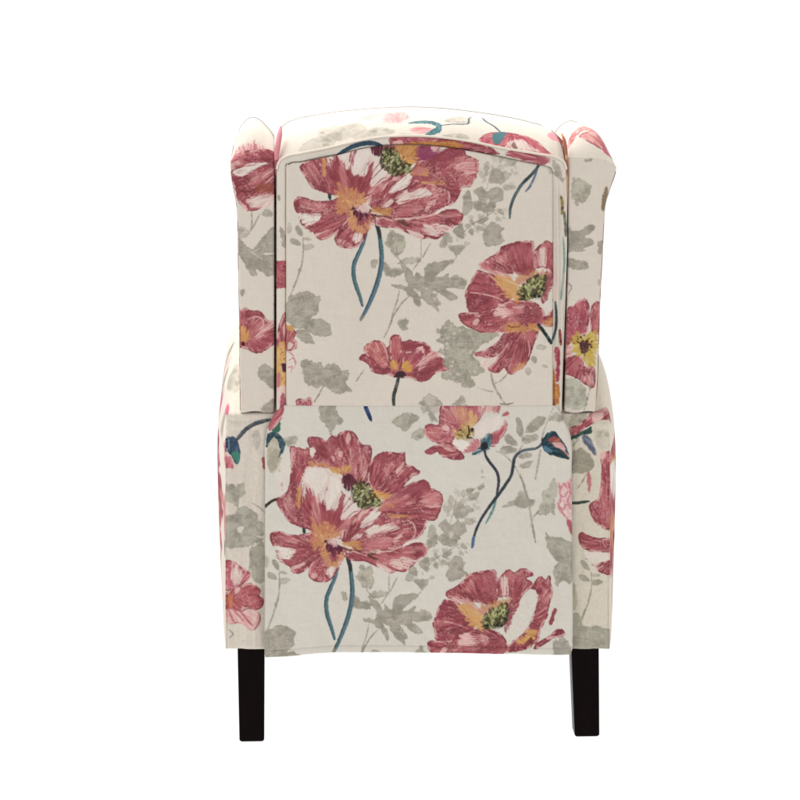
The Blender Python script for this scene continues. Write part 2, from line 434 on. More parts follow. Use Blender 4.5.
    c.dab("388,513 396,513.5 410,514 411,517 400,517.5 390,516.5", ORANGE, 1.0, .8, None, .85, LROSE, .4)
    c.dab("307,461 318,460.5 329,464 330,467.5 320,466.5 311,464.5", ORANGE, 1.0, .7, None, .8, LROSE, .4)
    c.dab("330,467 340,466 349,465 349,471 341,472.5 333,471", ORANGE, 1.6, .7, (340, 480), .9, (206, 160, 104))
    # stamens
    c.dab("342,477 346,472.5 351,473 354,478 354,485 349,489 344,486", (76, 36, 46), .8, .6, None, .97, (94, 46, 56))
    c.dab("351,486 356,480 366,481 370,489 378,497 382,503 374,507 363,508.5 355,502 350,494", OLIVE, 1.3, .7, None, .95, (84, 66, 48), .45)
    c.dots("352,486 358,483 367,485 373,494 381,502 374,507 363,508 356,501", 80, .95, [GREEN, (166, 168, 128), (122, 126, 84), (140, 140, 92)], 21, .95, None, 1.5)
    c.dots("352,486 358,483 367,485 373,494 381,502 374,507 363,508 356,501", 22, .6, [(38, 36, 28)], 22, .9)
    c.dots("358,478 370,482 376,490 372,492", 12, .7, [(70, 46, 44), (170, 126, 80)], 23, .8, (364, 498), 2)

def right_poppy(c, hang=False):
    c.center = (500, 626)
    c.petal("533,583 537,577 541,575 545,578 549,574 551,584 552.5,591 550,600 548,608 547,616 543,622 540,630 538,638 535,642 525,648 512,651 503,650 505,645 512,640 519,635 527,627 531,618 535,607 537,596 535,589 530,588", (520, 625), hl=.5)
    c.dab("541,585 547,588 549,595 546,605 541,604 543,594", LROSE, 1.4, .9, (525, 630), .8, PINK, .45)
    c.dab("526,630 531,628 536,630 534,636 530,637 527,641 521,643 517,640 522,636", ORANGE, 1.3, .8, None, .95, (206, 160, 96))
    c.dab("529,638 531,636 532,641 529.5,643", (110, 60, 50), .5, .5)
    c.petal("535,643 545,637 550,634 554,630 560,628 564,630 563.5,634 558,636 552,637 548,640.5 540,645 534,648", (530, 648), hl=.35)
    c.dab("549,634.5 556,634.6 553,636.6 546,638", PINK, .4, .5, None, .8)
    c.dab("554,606.5 556,609 554,617 551,624 548.5,622 550,615 553,609", (140, 72, 78), .5, .5)
    # pale hollow
    c.dab("520,596 528,591 535,589 537,596 535,607 531,618 526,627 517,636 509,643 505,641 506,630 512,621 514,613 517,603", (205, 198, 186), 2.0, .6, (500, 650, 2.0), .95, (210, 190, 182), .3)
    c.petal("497,580 499,576 502.5,572 509,568 514,571 521,567.5 527.5,569 533,574 526,577.5 532,581 531,586 525,591 520,597 517,603 513,604 510,598 504,595 498,595", (506, 622), hl=.35)
    c.dab("500,578 504,573 508,577 508,588 506,594 501,592", PALE, 1.4, .8, (506, 622), .85, PINK, .5)
    c.dab("503,573 509,570 513,572 512,576 507,576", LROSE, 1, .7, None, .7)
    c.petal("445.6,591 452,587 461,581 467,574 475,571 486,569 495.6,569.5 496,580 498,594 495,602 488,603 480,601 470,601 462,598 455,597 448,597", (492, 622), hl=.4)
    c.dab("466,582 470,577 474,579 472,590 466,592 461,588", LROSE, 1.6, 1, (492, 622), .7, PINK, .4)
    c.dab("474,575 494,572 495,590 480,588", (160, 88, 94), 2.2, 1, (492, 622), .55)
    c.dab("478,594 490,592 497,598 492,603 480,602", DROSE, 1.4, 1, (492, 622), .6)
    c.petal("444,598 449,599 458,602 466,606 468,616 476,622 472,631 462,637 450,641 440,642 435,637 434,629 432.5,622 436,612 440,604", (482, 618), hl=.25, col=(148, 72, 80))
    c.dab("448,595 456,594 462,596 470,598 478,607 472,607 464,603 454,601", LROSE, 1.3, .9, (492, 622), .8, PINK, .4)
    c.stroke("437,620 447,621 459,624 468,628", 1.3, LROSE, PINK, None, True, .85)
    c.petal("427,644 428,640.5 436,639.5 450,639.5 462,634 475,628 490,628 500,632 506,640 505,650 497,655 485,658 470,660 450,660 438,656 430,650", (505, 640), hl=.5)
    c.dab("458,642 463,633 470,634 477,640 474,645 466,645", PINK, 1.6, .8, (505, 640), .9, (222, 186, 180))
    c.dab("475,634 482,632 487,634 486,641 480,641", PINK, 1.4, .8, (505, 640), .8, LROSE)
    c.dab("440,650 444,646 446,649 442,653", PINK, .7, .6, None, .85)
    c.dab("478,644 495,641 503,646 498,652 484,652", DROSE, 1.5, 1, (505, 640), .45)
    c.dab("508,598 513,602 518,598 517,606 513,614 510,624 505,631 503,622 505,610", DROSE, 1.1, .6, (500, 616), .95, ROSE)
    c.dab("458,606 466,603 474,607 481,612 486,620 485,629 476,628 468,622 464,614", ORANGE, 2.2, .9, (495, 620), .92, (200, 150, 100), .5)
    c.stroke("456,603.5 461,608 467,615", 1.6, (205, 160, 120), None, None, True, .9)
    c.dab("478,606 488,601 500,598 508,599 505,606 492,610 482,613", (178, 128, 84), 2.2, .9, (495, 620), .85, LROSE, .4)
    c.dab("481,619 486,612 494,606 502,602 507,604 508,612 506,622 500,626 490,628 483,627", OLIVE, 1.4, .8, None, .93, (96, 84, 54), .45)
    c.dots("482,618 487,612 495,607 502,603 506,606 506,616 500,624 488,626", 62, 1.0, [GREEN, (170, 172, 118), (134, 138, 82), (150, 148, 96)], 31, .95, (495, 632), 1.7)
    c.dots("484,622 495,622 507,610 507,620 498,627 486,627", 22, .9, [(34, 36, 28), (50, 48, 36)], 32, .9, (495, 630), 1.6)

def hanging_petal(c):
    """the second row of petals under the right poppy (upper panel coordinates)"""
    c.center = (524, 322)
    c.petal("506,331 500,338 490,346 480,351 473,352.5 478,356 485,357 492,357 497,355 495,361 488,367 490,371 498,372 504,367 508,373 514,373 522,368 527,362 530,356 533,345 537,335 537,330 525,329", (525, 326), hl=.45)
    c.dab("476,355 484,357 491,357.5 496,357 493,362 488,366 487,371 482,366 478,361", PINK, 1.2, .8, None, .8, PALE)
    c.stroke("508,343 502,351 496,357", 1.2, PINK, None, None, True, .8)
    c.stroke("528,340 529.5,350 528,356", 1.2, PINK, None, None, True, .8)
    c.dab("512,370 517,364 523,362 526,361 522,367 516,371", ORANGE, .8, .7, None, .85)
    c.dab("503,326 512,322 525,324 537,325 538,330 526,332 514,332 505,331", ORANGE, 1.8, .8, (520, 316), .92, (180, 118, 76), .45)
    c.stroke("507,325 512,326.5 520,326", 1.3, (120, 66, 50), None, None, True, .8)
    c.petal("541,322 546,316 553,309 560,306 560,322 550,326 543,325", (540, 330), hl=.4, col=(168, 92, 84))
    c.dab("545,322 552,317 556,320 550,325", ORANGE, 1, .7, None, .8)
    c.stroke("538.5,324.5 544,332 551,342.5", 3.4, (40, 48, 48), (64, 80, 84), None, False)
    c.stroke("553.5,300 556,312 556,326 552,341", 2.8, (58, 92, 98), SLATE)
    for x, y, L, W, a in ((541, 347, 11, 5, 10), (534, 359, 8, 6, 60), (528, 371, 8, 6, 80), (545, 366, 6, 3, 20)):
        c.oval(x, y, L, W, a, LLEAF, .75)

def small_poppy(c):
    c.center = (400, 374)
    c.stroke("399,374 397,383 394,394 393.5,400 394,407", 3.6, (62, 66, 62), (92, 90, 84))
    c.petal("359.4,358 362,354 365,353 364,348 366,344 370,342 374,339.5 379,340 384,343 386,347 389,345 390,338 393,335 397,334 401,337 401.5,341 405,340.5 410,339 413,341 417,340.5 424,342 429,345 431,349 436,353 443,359 444,365 448.5,369 443,371 435,373 430,378 424,381 416,380 410,377.5 402,377 395,377 388,374 378,373.5 372,371 369,365 364,361", (400, 374), hl=.35)
    c.petal("364,347 368,343 374,340 380,340.5 385,345 388,356 388,367 381,368 373,360 366,354", (396, 376), col=(170, 92, 92), dark=(150, 78, 80), light=(200, 132, 122), hl=.55)
    c.petal("390,339 393,335 398,334.5 401,338 402,350 399,362 394,364 390,356", (397, 378), col=(166, 88, 92), dark=(148, 74, 80), light=(196, 130, 126), hl=.5)
    c.dab("402,342 412,341 423,343 429,347 424,350 412,349 404,350", DROSE, 1, .7, (400, 372), .9)
    c.petal("404,352 412,350 418,346 424,347 426,353 421,362 414,370 406,370 402,362", (401, 376), col=(166, 88, 96), dark=(146, 72, 82), hl=.6)
    c.dab("417,347 422,345.5 425,348 424,353 421,352 420,349", PINK, .7, .5, None, .9)
    c.dab("418,363 424,357 431,352 437,352 440,356 432,360 424,366 419,369", PINK, 1.5, .7, (402, 374), .9, LROSE, .45)
    c.stroke("416,366 425,357 437,348", 1.0, (222, 190, 186), None, None, True, .8)
    c.dab("426,366 436,361 443,361 444,366 436,370 428,376 420,377", DROSE, 1.3, .9, (402, 374), .6)
    c.dab("372,361 380,367 389,370 386,373 376,371 370,365", DROSE, 1.2, .9, (396, 372), .6)
    c.dab("389.5,362 392,359.5 396,361 399,364 397,369 392,369", ORANGE, .9, .6, (398, 373), .97, (206, 158, 92))
    c.dab("401.5,367 404,362 409,361 412,365 412,371 406,372", ORANGE, 1.0, .6, (400, 373), .97, (200, 150, 70))
    c.stroke("399,370 401,364 402,358", 1.2, (110, 58, 60), None, None, True, .8)
    c.dab("394,375 397,371 403,370.5 406,374 402,377 396,377", (58, 44, 50), .7, .5, None, .95)
    c.stroke("366,346 364.5,352 368,350", 1.0, (226, 202, 180), None, None, True, .7)

def pale_poppy(c):
    c.center = (474, 444)
    c.petal("424,430 425,425 430,423 438,424 439,418 440,408 446,400 462,398 478,401 481,414 477,421 470,426 462,430 456,434 452,441 447,443.5 438,442.5 430,439.5 425,435", (464, 433), col=(172, 96, 102), dark=(150, 76, 86), hl=.6)
    c.dab("428,427 436,426 442,430 440,438 432,437", LROSE, 1.5, 1, (464, 433), .7, PINK, .3)
    c.dab("442,426 447,424 449,428 445,430", PINK, .8, .6, None, .9)
    c.dab("446,410 460,405 462,418 452,424 444,420", LROSE, 2, 1, (464, 436), .6, PINK, .45)
    c.dab("476,405 484,407 490,405 499,404 499,409 492,412 485,412 479,416", (176, 104, 104), 1.4, .7, None, .8, PINK, .5)
    c.petal("424,451 427,448 434,444 442,442 450,442 456,447 462,452 464,457 458,459 448,457.5 440,454 437,450.5 433,452.5 428,453.2", (466, 450), hl=.5)
    c.dab("441,445 448,444 455,450 450,450", PINK, .9, .7, (466, 450), .8)
    c.dab("462,428 468,418 472,410 476,414 478,420 473,427 470,434 462,436 455,438 453,430", (198, 160, 104), 2.2, .9, (466, 440), .9, (206, 172, 120))
    c.dab("455,408 464,406 470,412 468,424 460,424", (200, 156, 112), 2.4, 1, (466, 440), .55)
    c.dab("455,432 462,425 470,427 473,433 468,438 458,438", (170, 146, 92), 1.6, .8, None, .85, (140, 116, 72))
    c.dots("456,428 472,426 474,437 458,438", 22, .6, [(92, 74, 46), (60, 48, 40), (206, 186, 130)], 41, .9, (468, 430), 1.5)
    c.stroke("468,425 469,432 467,436 472,437", 1.6, (48, 36, 36), None, None, True, .95)
    c.dab("471,427 473.5,428 472,431 470.5,430", (44, 36, 38), .3, .4)
    c.dab("477,425 486,418 496,415 503,417 506,422 503,428 496,431 488,434 480,437 474,433", (216, 205, 196), 1.0, .6, (480, 440), 1, PALE)
    c.petal("504.5,418 507,424 503,434 497,442 492,446 490,441 488,434 496,430 502,426", (488, 446), col=(170, 84, 92), hl=.35)
    c.dab("481,438 490,434 496,430 503,426 500,432 492,437 484,441", (180, 100, 106), 1.8, .7, (484, 446), .8)
    c.dab("452,441 460,437.5 468,440 471,446 463,449.5 457,447", (216, 206, 196), .9, .6)
    c.dab("469,440 476,437 480,441 478,448 470,452 462,453 466,448", (170, 88, 96), 1.2, .7, (480, 448), .9, LROSE)
    c.dab("472,451 480,446 482,437 488,432.5 493,434 492,442 488,448 480,452.5 473,453.5", (44, 76, 86), 1.0, .6, (486, 446), .97, (70, 108, 118), .45)
    c.dab("480,444 484,440 488,444 485,448 481,448", (40, 44, 48), .7, .6)
    c.dab("501.5,412 505,411 509,412 508,415.5 503,415", (160, 80, 88), .8, .5, None, .85)
    c.dab("498,405 499.5,405 499,412 497,412", (160, 90, 90), .4, .5, None, .7)
    # stems and bud
    c.stroke("484,448 485.5,455 490,462 496,470 498.3,478 497.6,487 496,496", 3.0, SLATE, (66, 62, 74))
    c.stroke("496.5,494 493.5,506 490,514 485.5,522", 2.6, (88, 124, 120), (110, 140, 136))
    c.stroke("541.5,442 537,447 526,449 518.5,452 514,458 512.5,467 510.5,475 505,484 497,495 488,507 479.5,520 473.8,534 471.6,546", 3.1, SLATE, (70, 76, 84))
    c.stroke("520,451 528,448.6 536,447.6", 1.4, (100, 124, 130), None, None, True, .7)
    c.stroke("473.4,535 471.8,546", 3.2, (78, 106, 132))
    c.dab("541,441 544,435 549,431 553,430.5 558,434 562,440 566,447 568.5,457 563,456.5 556,455.5 548,453 543,449", (38, 52, 58), .5, .5, (541, 446), 1, (60, 92, 100), .4)
    c.dab("542,446 546,445 552,449 551,453 546,451.5", (86, 122, 140), .8, .7, None, .85)
    c.dab("547,440 550,436 555,435 559,438 561,443 555,442 550,441", (176, 104, 84), .9, .6, (545, 444), .95, (150, 72, 72))
    c.dab("551,442 557,442 562,443 566,450 568,456 563,452 556,446", (202, 124, 132), .7, .6, (545, 442), .95, PINK)
    c.dab("557,447 566,453 568,457 562,455", (44, 62, 62), .5, .5, None, .9)

def left_bud(c):
    """bud nodding on the left margin of the lower panel"""
    c.dab("268,444 272,434 279,435 283,445 281,455 281,461 277,469 271,473 268,466 266.5,455", (184, 176, 158), .8, .7, None, .9, (168, 158, 140), .5)
    c.dab("270,452 276,448 279,456 277,464 272,470 268,462", (158, 150, 132), 1, .8, None, .75, dry=.2)
    c.dab("266,440 268,433 273,430.5 279,433 284,439 285.5,445 282,452 278,457 280,449 278,441 274,437 270,441 266.5,447", (40, 58, 66), .7, .6, None, .95, (66, 92, 104))
    c.dab("272,430 277,424 280,419 280.5,428 278,432", (52, 98, 80), .5, .5, None, .95)
    c.dab("268.5,428 270,420 277,410 283.5,404 282,415 277,424 271,430", (160, 78, 88), .6, .5, (268, 432), .97, PINK, .38)
    c.stroke("279,468 281,478 282.5,489", 2.2, (160, 92, 96), PALE, None, True, .8)
    c.stroke("264,508 268,503 273,499.5 281,497", 2.6, (58, 48, 44))
    c.dab("276,470 283,458 290,452 291,462 288,486 282,492 279,480", PALE, 1, .9, None, .55)

def grey_leaves_upper(c):
    """leaf prints of one repeat, upper panel coordinates"""
    c.leaf("287,299 295,294.5 301,291.5 308,291 315,295 320.5,297 319,305 317,313 310,318 300,321.5 289,323 286,315", dry=.35)
    c.dots("298,296 314,298 316,312 300,318", 60, .45, [DLEAF, LLEAF], 51, .5)
    c.leaf("290,324 300,321 312,317 322,319 330,324 332.5,331 328,335 320,335.5 310,332 303,328 294,328", dark=(132, 127, 112))
    c.leaf("297,331 305,330 311,336 314,343 306,343 299,339")
    # sprig
    c.twig("303,239 303.2,252 302,263 299,273 294.5,285 290,296", 1.6)
    c.oval(299.5, 231, 13, 5.5, 60, DLEAF); c.oval(295.5, 242, 12, 6, 28); c.oval(309, 246.5, 12, 6, -8, LLEAF); c.oval(307, 238.5, 9, 3, 10, LLEAF)
    c.oval(299.5, 270, 5, 3, 100)
    c.oval(289.5, 228, 5, 12, 0, LLEAF, .5)
    # leaf under the big poppy
    c.leaf("387,239 390,230 397,232 403,236 404.5,247 400,254.5 395,255 389,249 385,243", (174, 168, 150), dry=.3)
    c.twig("390,230 396,245 397,258", 1.0, LLEAF)
    c.twig("397,256 402,262 408,268 413,275", 1.4)
    c.leaf("370,258.5 376,260 376,267 371,266")
    c.leaf("380,259 387,263 392,268 403,270 400,274.5 392,276 384,272", DLEAF)
    c.leaf("399,262 404,258 412,256.5 420,258 419,261 410,263.5 402,263.5", LLEAF)
    c.twig("421,238 420.7,250 420,258 413,269", 1.1); c.twig("430,243 426,250 420,261", 1.1)
    c.leaf("400,264 405,266 411,270 414,276 417,271 421,275 424,276 424,268 431,262 438,260.5 451,259 452.5,263 446,266 441,271 434,277 442,275.5 448,272.5 449,277 460,277 466,281 465,285 456,287 446,287.5 452,292 456.5,298 450,300 446,298 440,293 432,290 437,297 441,303 438,305 438,311.5 433,307.5 428,304 423,298 420,292 414,288 420.5,299 420,305 415,303 411,296 406,291.5 399,288 394,287 392,284 400,284 406,285.5 406.5,279 403,272", LEAF, .95, .8, (412, 284), .2)
    c.dab("424,276 431,270 436,274 432,283 426,286", DLEAF, 1, .8, None, .6)
    c.twig("412,287 420,291 430,294 437,301", .9, PALE, .8); c.twig("410,284 424,283 445,280 462,281", .9, LLEAF, .8); c.twig("420,289 432,287.5 448,292", .8, PALE, .7)
    c.twig("399,290 397,300 393,312 390,324 384,337", 1.5); c.twig("412,293 402,302 394,314 389,326", 1.4)
    c.oval(401, 322, 8, 5, 20, LLEAF, .7); c.leaf("398,323 402,320 405,318.5 409,322 406,325 408,328.5 403,329.5 400,327", LEAF, .85)
    # right of the big poppy
    c.leaf("463,200 466,190 470,192 472.5,205 468,213 462,214", LEAF, .85)
    c.leaf("474,191 481,186 488,190 494,187 502,190 503,198 497,203 494,210 487,213 482,211.5 475,208 473,202 479,198", LEAF, .92, 1.2)
    c.dab("486,199 489,198 489,203 486,203", PALE, .8, .8, None, .6)
    c.dots("476,200 494,206 488,211 478,208", 10, 1.2, [DLEAF, (138, 132, 112)], 61, .5)
    c.dots("482,160 516,158 514,186 486,186", 34, 2.1, [LLEAF, LEAF, (170, 163, 148)], 141, .5, None, 1.7); c.dots("452,214 476,214 500,206 508,216 484,226 456,250 446,240", 26, 1.6, [LEAF, LLEAF], 142, .55, None, 1.7)
    c.leaf("484,163 489,161 488,173 484,176", LLEAF, .7); c.leaf("490,176 494,167 502,171 511,173 506,180 498,184 491,182", LLEAF, .8, 1.2)
    c.leaf("498,158 502,156 503,161 499,163", LLEAF, .7); c.leaf("507,160 514,157 518,160 513,165 508,165", LLEAF, .75)
    c.leaf("503,184 510,185 516,187 509,190 504,189", LLEAF, .65)
    c.twig("494,162 490,176 486,190", .9, LLEAF, .6)
    c.oval(501, 212, 8, 5, 40); c.oval(483, 220, 12, 5, -25); c.oval(472, 222, 8, 4, 50); c.twig("460,236 470,225 483,218 498,208", 1.0)
    c.leaf("456,226 462,222 464,230 463.5,237 458,236 453,230.5"); c.oval(471, 231.5, 7, 5.5, 60); c.oval(481, 228.5, 9, 5, 15)
    c.leaf("484,229 491,222 498,223 503,229 500,235 504.5,240 498,243.5 490,246.5 484,244 483.5,237", LEAF, .92, 1.0)
    c.leaf("448,245.5 464,245 462,250 456,255.5 451,250"); c.oval(447, 237, 13, 8, 50, LEAF)
    c.twig("450,262 456,256 452,247", .9)
    c.leaf("452,277 458,275 466,281 464,287 455,286", LLEAF, .7); c.oval(452, 296, 9, 6, 35, LLEAF, .7)
    c.oval(443, 243, 8, 9, 20, LEAF, .8); c.oval(467, 243, 6, 4, 0, LLEAF, .6)
    # feathery leaf left of the right poppy
    c.leaf("437,328 442,326 448,318.5 455,326 470,328.5 494,330 498,336 485,343 474,352 478,361 484,370 478,374 471,376 475.5,384 468,387.5 460,384 452,380 446,380 441,374 447,369 440,366 436,360 443,356 438,350 444,345 436,341 440,336 436,332", (160, 155, 138), .93, 1.6, None, .42)
    c.dots("440,328 470,330 480,342 470,356 476,372 462,382 446,376 444,350", 46, 1.0, [PALE, LLEAF], 71, .65, None, 1.8)
    c.dots("440,328 470,330 480,342 470,356 476,372 462,382 446,376 444,350", 36, 1.0, [DLEAF, (140, 136, 118)], 72, .6, None, 1.8)
    c.twig("491,373 493,383 498,393 505,404", 2.2, LLEAF); c.twig("508,372 501,380 494,383", 1.3, LLEAF); c.twig("477,387 486,390 494,391", 1.0, LLEAF)
    # bottom left of the upper panel
    c.leaf("301,365 305,359 312,361 320,362 324,366.5 330,363 338,366 342,370 347,369.5 348.5,378 346,384 351,389.5 345,392 338,393 330,389.5 323,385 317,388 310,386 305,381 302.5,372", LEAF, .95, 1.1, None, .36)
    c.twig("324,384 319,394 314,402", 1.6, (148, 140, 122)); c.twig("364.5,368 360,375 356,381", 1.2)

def grey_leaves_lower(c):
    """leaf prints that show only on the lower panel"""
    c.leaf("319,407 324,403 334,403 338,414 342.5,420 336,425 331,433.5 327,426 321,418", dry=.3)
    c.leaf("284,437 290,435 297,436 296,443 288,445 284,442", LLEAF, .75)
    c.leaf("392,421 400,414 412,413 419,417 412,424 406,429.5 399,426.5", (168, 164, 146)); c.leaf("411,434 416,429 423,427 425,433 420,438.5 414,438.5", (168, 164, 146))
    c.leaf("420,404 424,398 431,396 438,402 438,409 434,414 437,420 431,421 428,412 422,413", LLEAF, .7); c.leaf("451,404 458,398 466,402 468,406 455,407", LLEAF, .8)
    c.stroke("364.5,404 367,410 371,420", 4.2, (58, 76, 112), (46, 56, 84))
    # sprig behind the bud
    c.leaf("516,420 519.5,417.5 523,427 522,436 517,431"); c.leaf("524,431 530,421 538,416 545,418 539,427 530,432", LEAF)
    c.leaf("521,439 528,434 537,433 536,439 527,443", LLEAF); c.leaf("504,436 509,434 517,442 516,445 508,443"); c.leaf("499,448 507,445 517,448 509,453 502,452", LLEAF)
    c.leaf("517,455 525,452 532,454 526,458 519,457.5"); c.leaf("519,464 527,460.5 533,460 529,466 521,467.5")
    c.twig("522,436 522,445 514,455 511,465", 1.2, LLEAF); c.twig("555,404 548,418 543,432 541,440", 1.6, LLEAF); c.twig("496,450 505,455 511,461", 1.3, LLEAF)
    c.twig("540,449 538,462 535,478", 1.9); c.twig("513,464 520,475 525,490 528.5,503 532,524 535,541", 2.3, LLEAF)
    c.twig("549,420 558,414 566,424", 1.2, LLEAF, .6); c.leaf("548,418 556,411 563,418 558,420 552,420", LLEAF, .6)
    c.leaf("503,506 510,500 516,498 518,492 524,490 530,498 535,500 533,505 525,506.5 515,505.5", LEAF, .85, 1.1)
    c.leaf("536,513 541,500 543,490 548,485 554,477 557,490 554,505 554,512 545,514", (172, 168, 150), .8, 1.2); c.twig("530,526 534,515 542,508", 1.2, LLEAF)
    # pale flower cut by the right edge
    c.dab("557,481 563,483 569,477 575,480 575,531 569,528 566.5,517 560,512.5 557,505 559,495", PALE, .8, .7, None, .9, (210, 160, 164), .55)
    for pts in ("558,482 560,487 564,482 567,487 571,479", "558,492 563,496 568,490 572,494", "557,502 562,508 566,503 571,508", "559,486 560,498 558,505 562,512 567,518", "568,482 570,492 567,500 571,505"):
        c.stroke(pts, 1.9, (178, 112, 124), LROSE, None, True, .7, .8)
    c.dab("566,519 571,521 573,534 569,530", (160, 82, 94), .6, .6, None, .9)
    c.leaf("545,531 550,536 560,537 573,543 573,560 562,562 552,556 547,545", (160, 156, 140), .92, .9, None, .3); c.leaf("556,563 573,559 573,581 562,580 556.5,584 553.5,572", (160, 156, 140), .92, .9, None, .3)
    c.leaf("553,640 562,636 569,641 570,654 556,655 552,648", (150, 148, 134), .8, 1.1, None, .3)
    c.leaf("419,648 426,650 436,654 438,658 410,658 414,652", (150, 146, 130), .7); c.oval(421, 647, 6, 4, 80)
    c.oval(376, 652, 12, 6, 10); c.oval(470, 489, 9, 5, -20, LLEAF); c.oval(481, 486, 8, 4.5, -30, LLEAF); c.twig("462,497 470,490 484,482", .9, LLEAF, .6)
    c.oval(482, 470, 2, 4, 0, LLEAF, .6); c.oval(483, 476, 5, 2, 10, LLEAF, .5)

def rose_h(c):
    """half open flower low on the left arm"""
    c.center = (229, 602)
    c.petal("222,566 227,562 233,563 240,568 249,574 250,580 243,586 235,591 226,593 220,590", (229, 600), col=(192, 110, 122), dark=(170, 88, 100), light=PINK, hl=.7)
    c.dab("232,571 237,567.5 242,571 242,579 238,585 233,587 231,580", PALE, 1, .7, None, .95, PINK, .35)
    c.petal("222,612 228,593 238,590 247,585 255,586 261,592 259,597 264,602 262,609 255,611.5 247,608 240,613 233,613 228,616", (228, 600), col=(166, 86, 88), dark=(146, 72, 78), hl=.4)
    c.dab("234,592 238,589 240,592 236,596", PINK, .5, .5, None, .9)
    c.petal("222,622 228,611 240,613 248,609 257,612 261,620 258,627 254,632 248,630 240,625 232,626 226,624", (228, 602), col=PINK, dark=(202, 146, 146), light=PALE, hl=.7, rim=LROSE)
    for pts in ("229,606 236,615 243,622", "230,603 240,613 252,627", "228,610 231,618 235,626"):
        c.stroke(pts, 2.2, (164, 90, 96), LROSE, None, True, .85, .6)
    c.dab("228,596 231,594 233,601 232,608 229,609", (196, 130, 84), .9, .7, None, .85)

def half_drop_poppy(c):
    """the lower right petals of the big poppy as the left wing shows them"""
    c.center = (283, 168)
    c.petal("226,160 240,152 255,150 280,148 280,200 274,200 262,208 252,212 245,209 238,201 235,190 229,178", (283, 168), hl=.45)
    c.dab("233,172 242,167 258,163 267,164 258,169 248,173.5 239,176.5", PALE, 1.0, .6, (283, 160), 1, PINK, .3)
    c.dab("228,166 236,162 240,164 233,169 229,172", PINK, .8, .6, None, .8)
    c.dab("250,180 262,172 275,166 274,174 262,182 252,186", LROSE, 1.6, 1, (283, 160), .6, PINK, .35)
    c.stroke("262,178 268,174 274,170", 1.2, PINK, None, None, True, .8); c.stroke("266,184 271,179 275,177", 1.2, PINK, None, None, True, .8)
    c.stroke("236,188 243,192 250,192 258,188", 1.4, (110, 52, 56), None, None, True, .8, .6)
    c.dab("255,188 264,184 274,186 274,193 264,193 256,192", (140, 80, 62), 1.4, .8, None, .7)
    c.dab("246,202 254,197 264,195 280,196 280,206 264,207.5 254,209", PINK, 1.4, .7, (283, 190), .95, PALE, .6)
    c.dab("239,203 244,205 249,211 244,210", PINK, .5, .5, None, .9)

def wing_leaves_left(c):
    c.twig("251.5,212 251.8,222 251,231", 1.3); c.twig("260,214 254,226 246,238", 1.4)
    c.leaf("262,214 267,210 272,214 268,218", LEAF, .8)
    c.leaf("232,228 240,226 248,232 243,238 235,236", LLEAF, .7)
    c.leaf("234,236 240,240 246,247 253,249 258,243 264,236 270,230 278,228 278,250 265,255 278,257 278,270 270,277.5 262,273 255,268 257,275 252,277 246,270 244,262 238,256 232,252", LEAF, .93, 1.0, (262, 252), .25)
    c.twig("246,248 256,256 266,262 274,270", .9, PALE, .7); c.twig("254,252 266,246 274,242", .9, PALE, .7)
    c.leaf("240,291 244,289 244,296 241,298", DLEAF, .8); c.twig("273,296 276,298 274,306", 1.2, DLEAF)
    # half a small poppy
    c.petal("234,311 241,310.5 245,308.5 250,311 258,311.5 263,315 267,321 273,322 280,330 280,340 271,347 263,352.5 256,354 250,352 247,350 241,348.5 234,346", (243, 340), hl=.35)
    c.dab("243,312 252,312 262,316 256,320 247,320 242,320", DROSE, 1, .7, (243, 340), .8)
    c.stroke("248,320 256,317.5 262,320 263.5,326 260,333 255,338", 1.4, PINK, None, None, True, .85, .6)
    c.dab("256,336 264,326 274,321 274,328 266,332 258,340", PINK, 1.6, .7, (243, 345), .85, LROSE, .4)
    c.dab("240,331 244,328 249,333 250,340 246,344 241,342", ORANGE, 1.3, .7, (242, 346), .95, (206, 160, 92))
    c.dab("241.5,343 244,343 244.5,346 242,346.5", (70, 36, 44), .3, .4)
    c.dab("252,344 264,340 274,334 274,342 262,350 254,351", (146, 70, 80), 1.4, .8, (243, 340), .6)
    c.leaf("258.5,371 264,365 272,368 279,375 279,390 268,386.5 261,380", LEAF, .9, .9, None, .3); c.leaf("261,409 269,402.5 279,399 279,416 263,413", LEAF, .9, .9, None, .3)

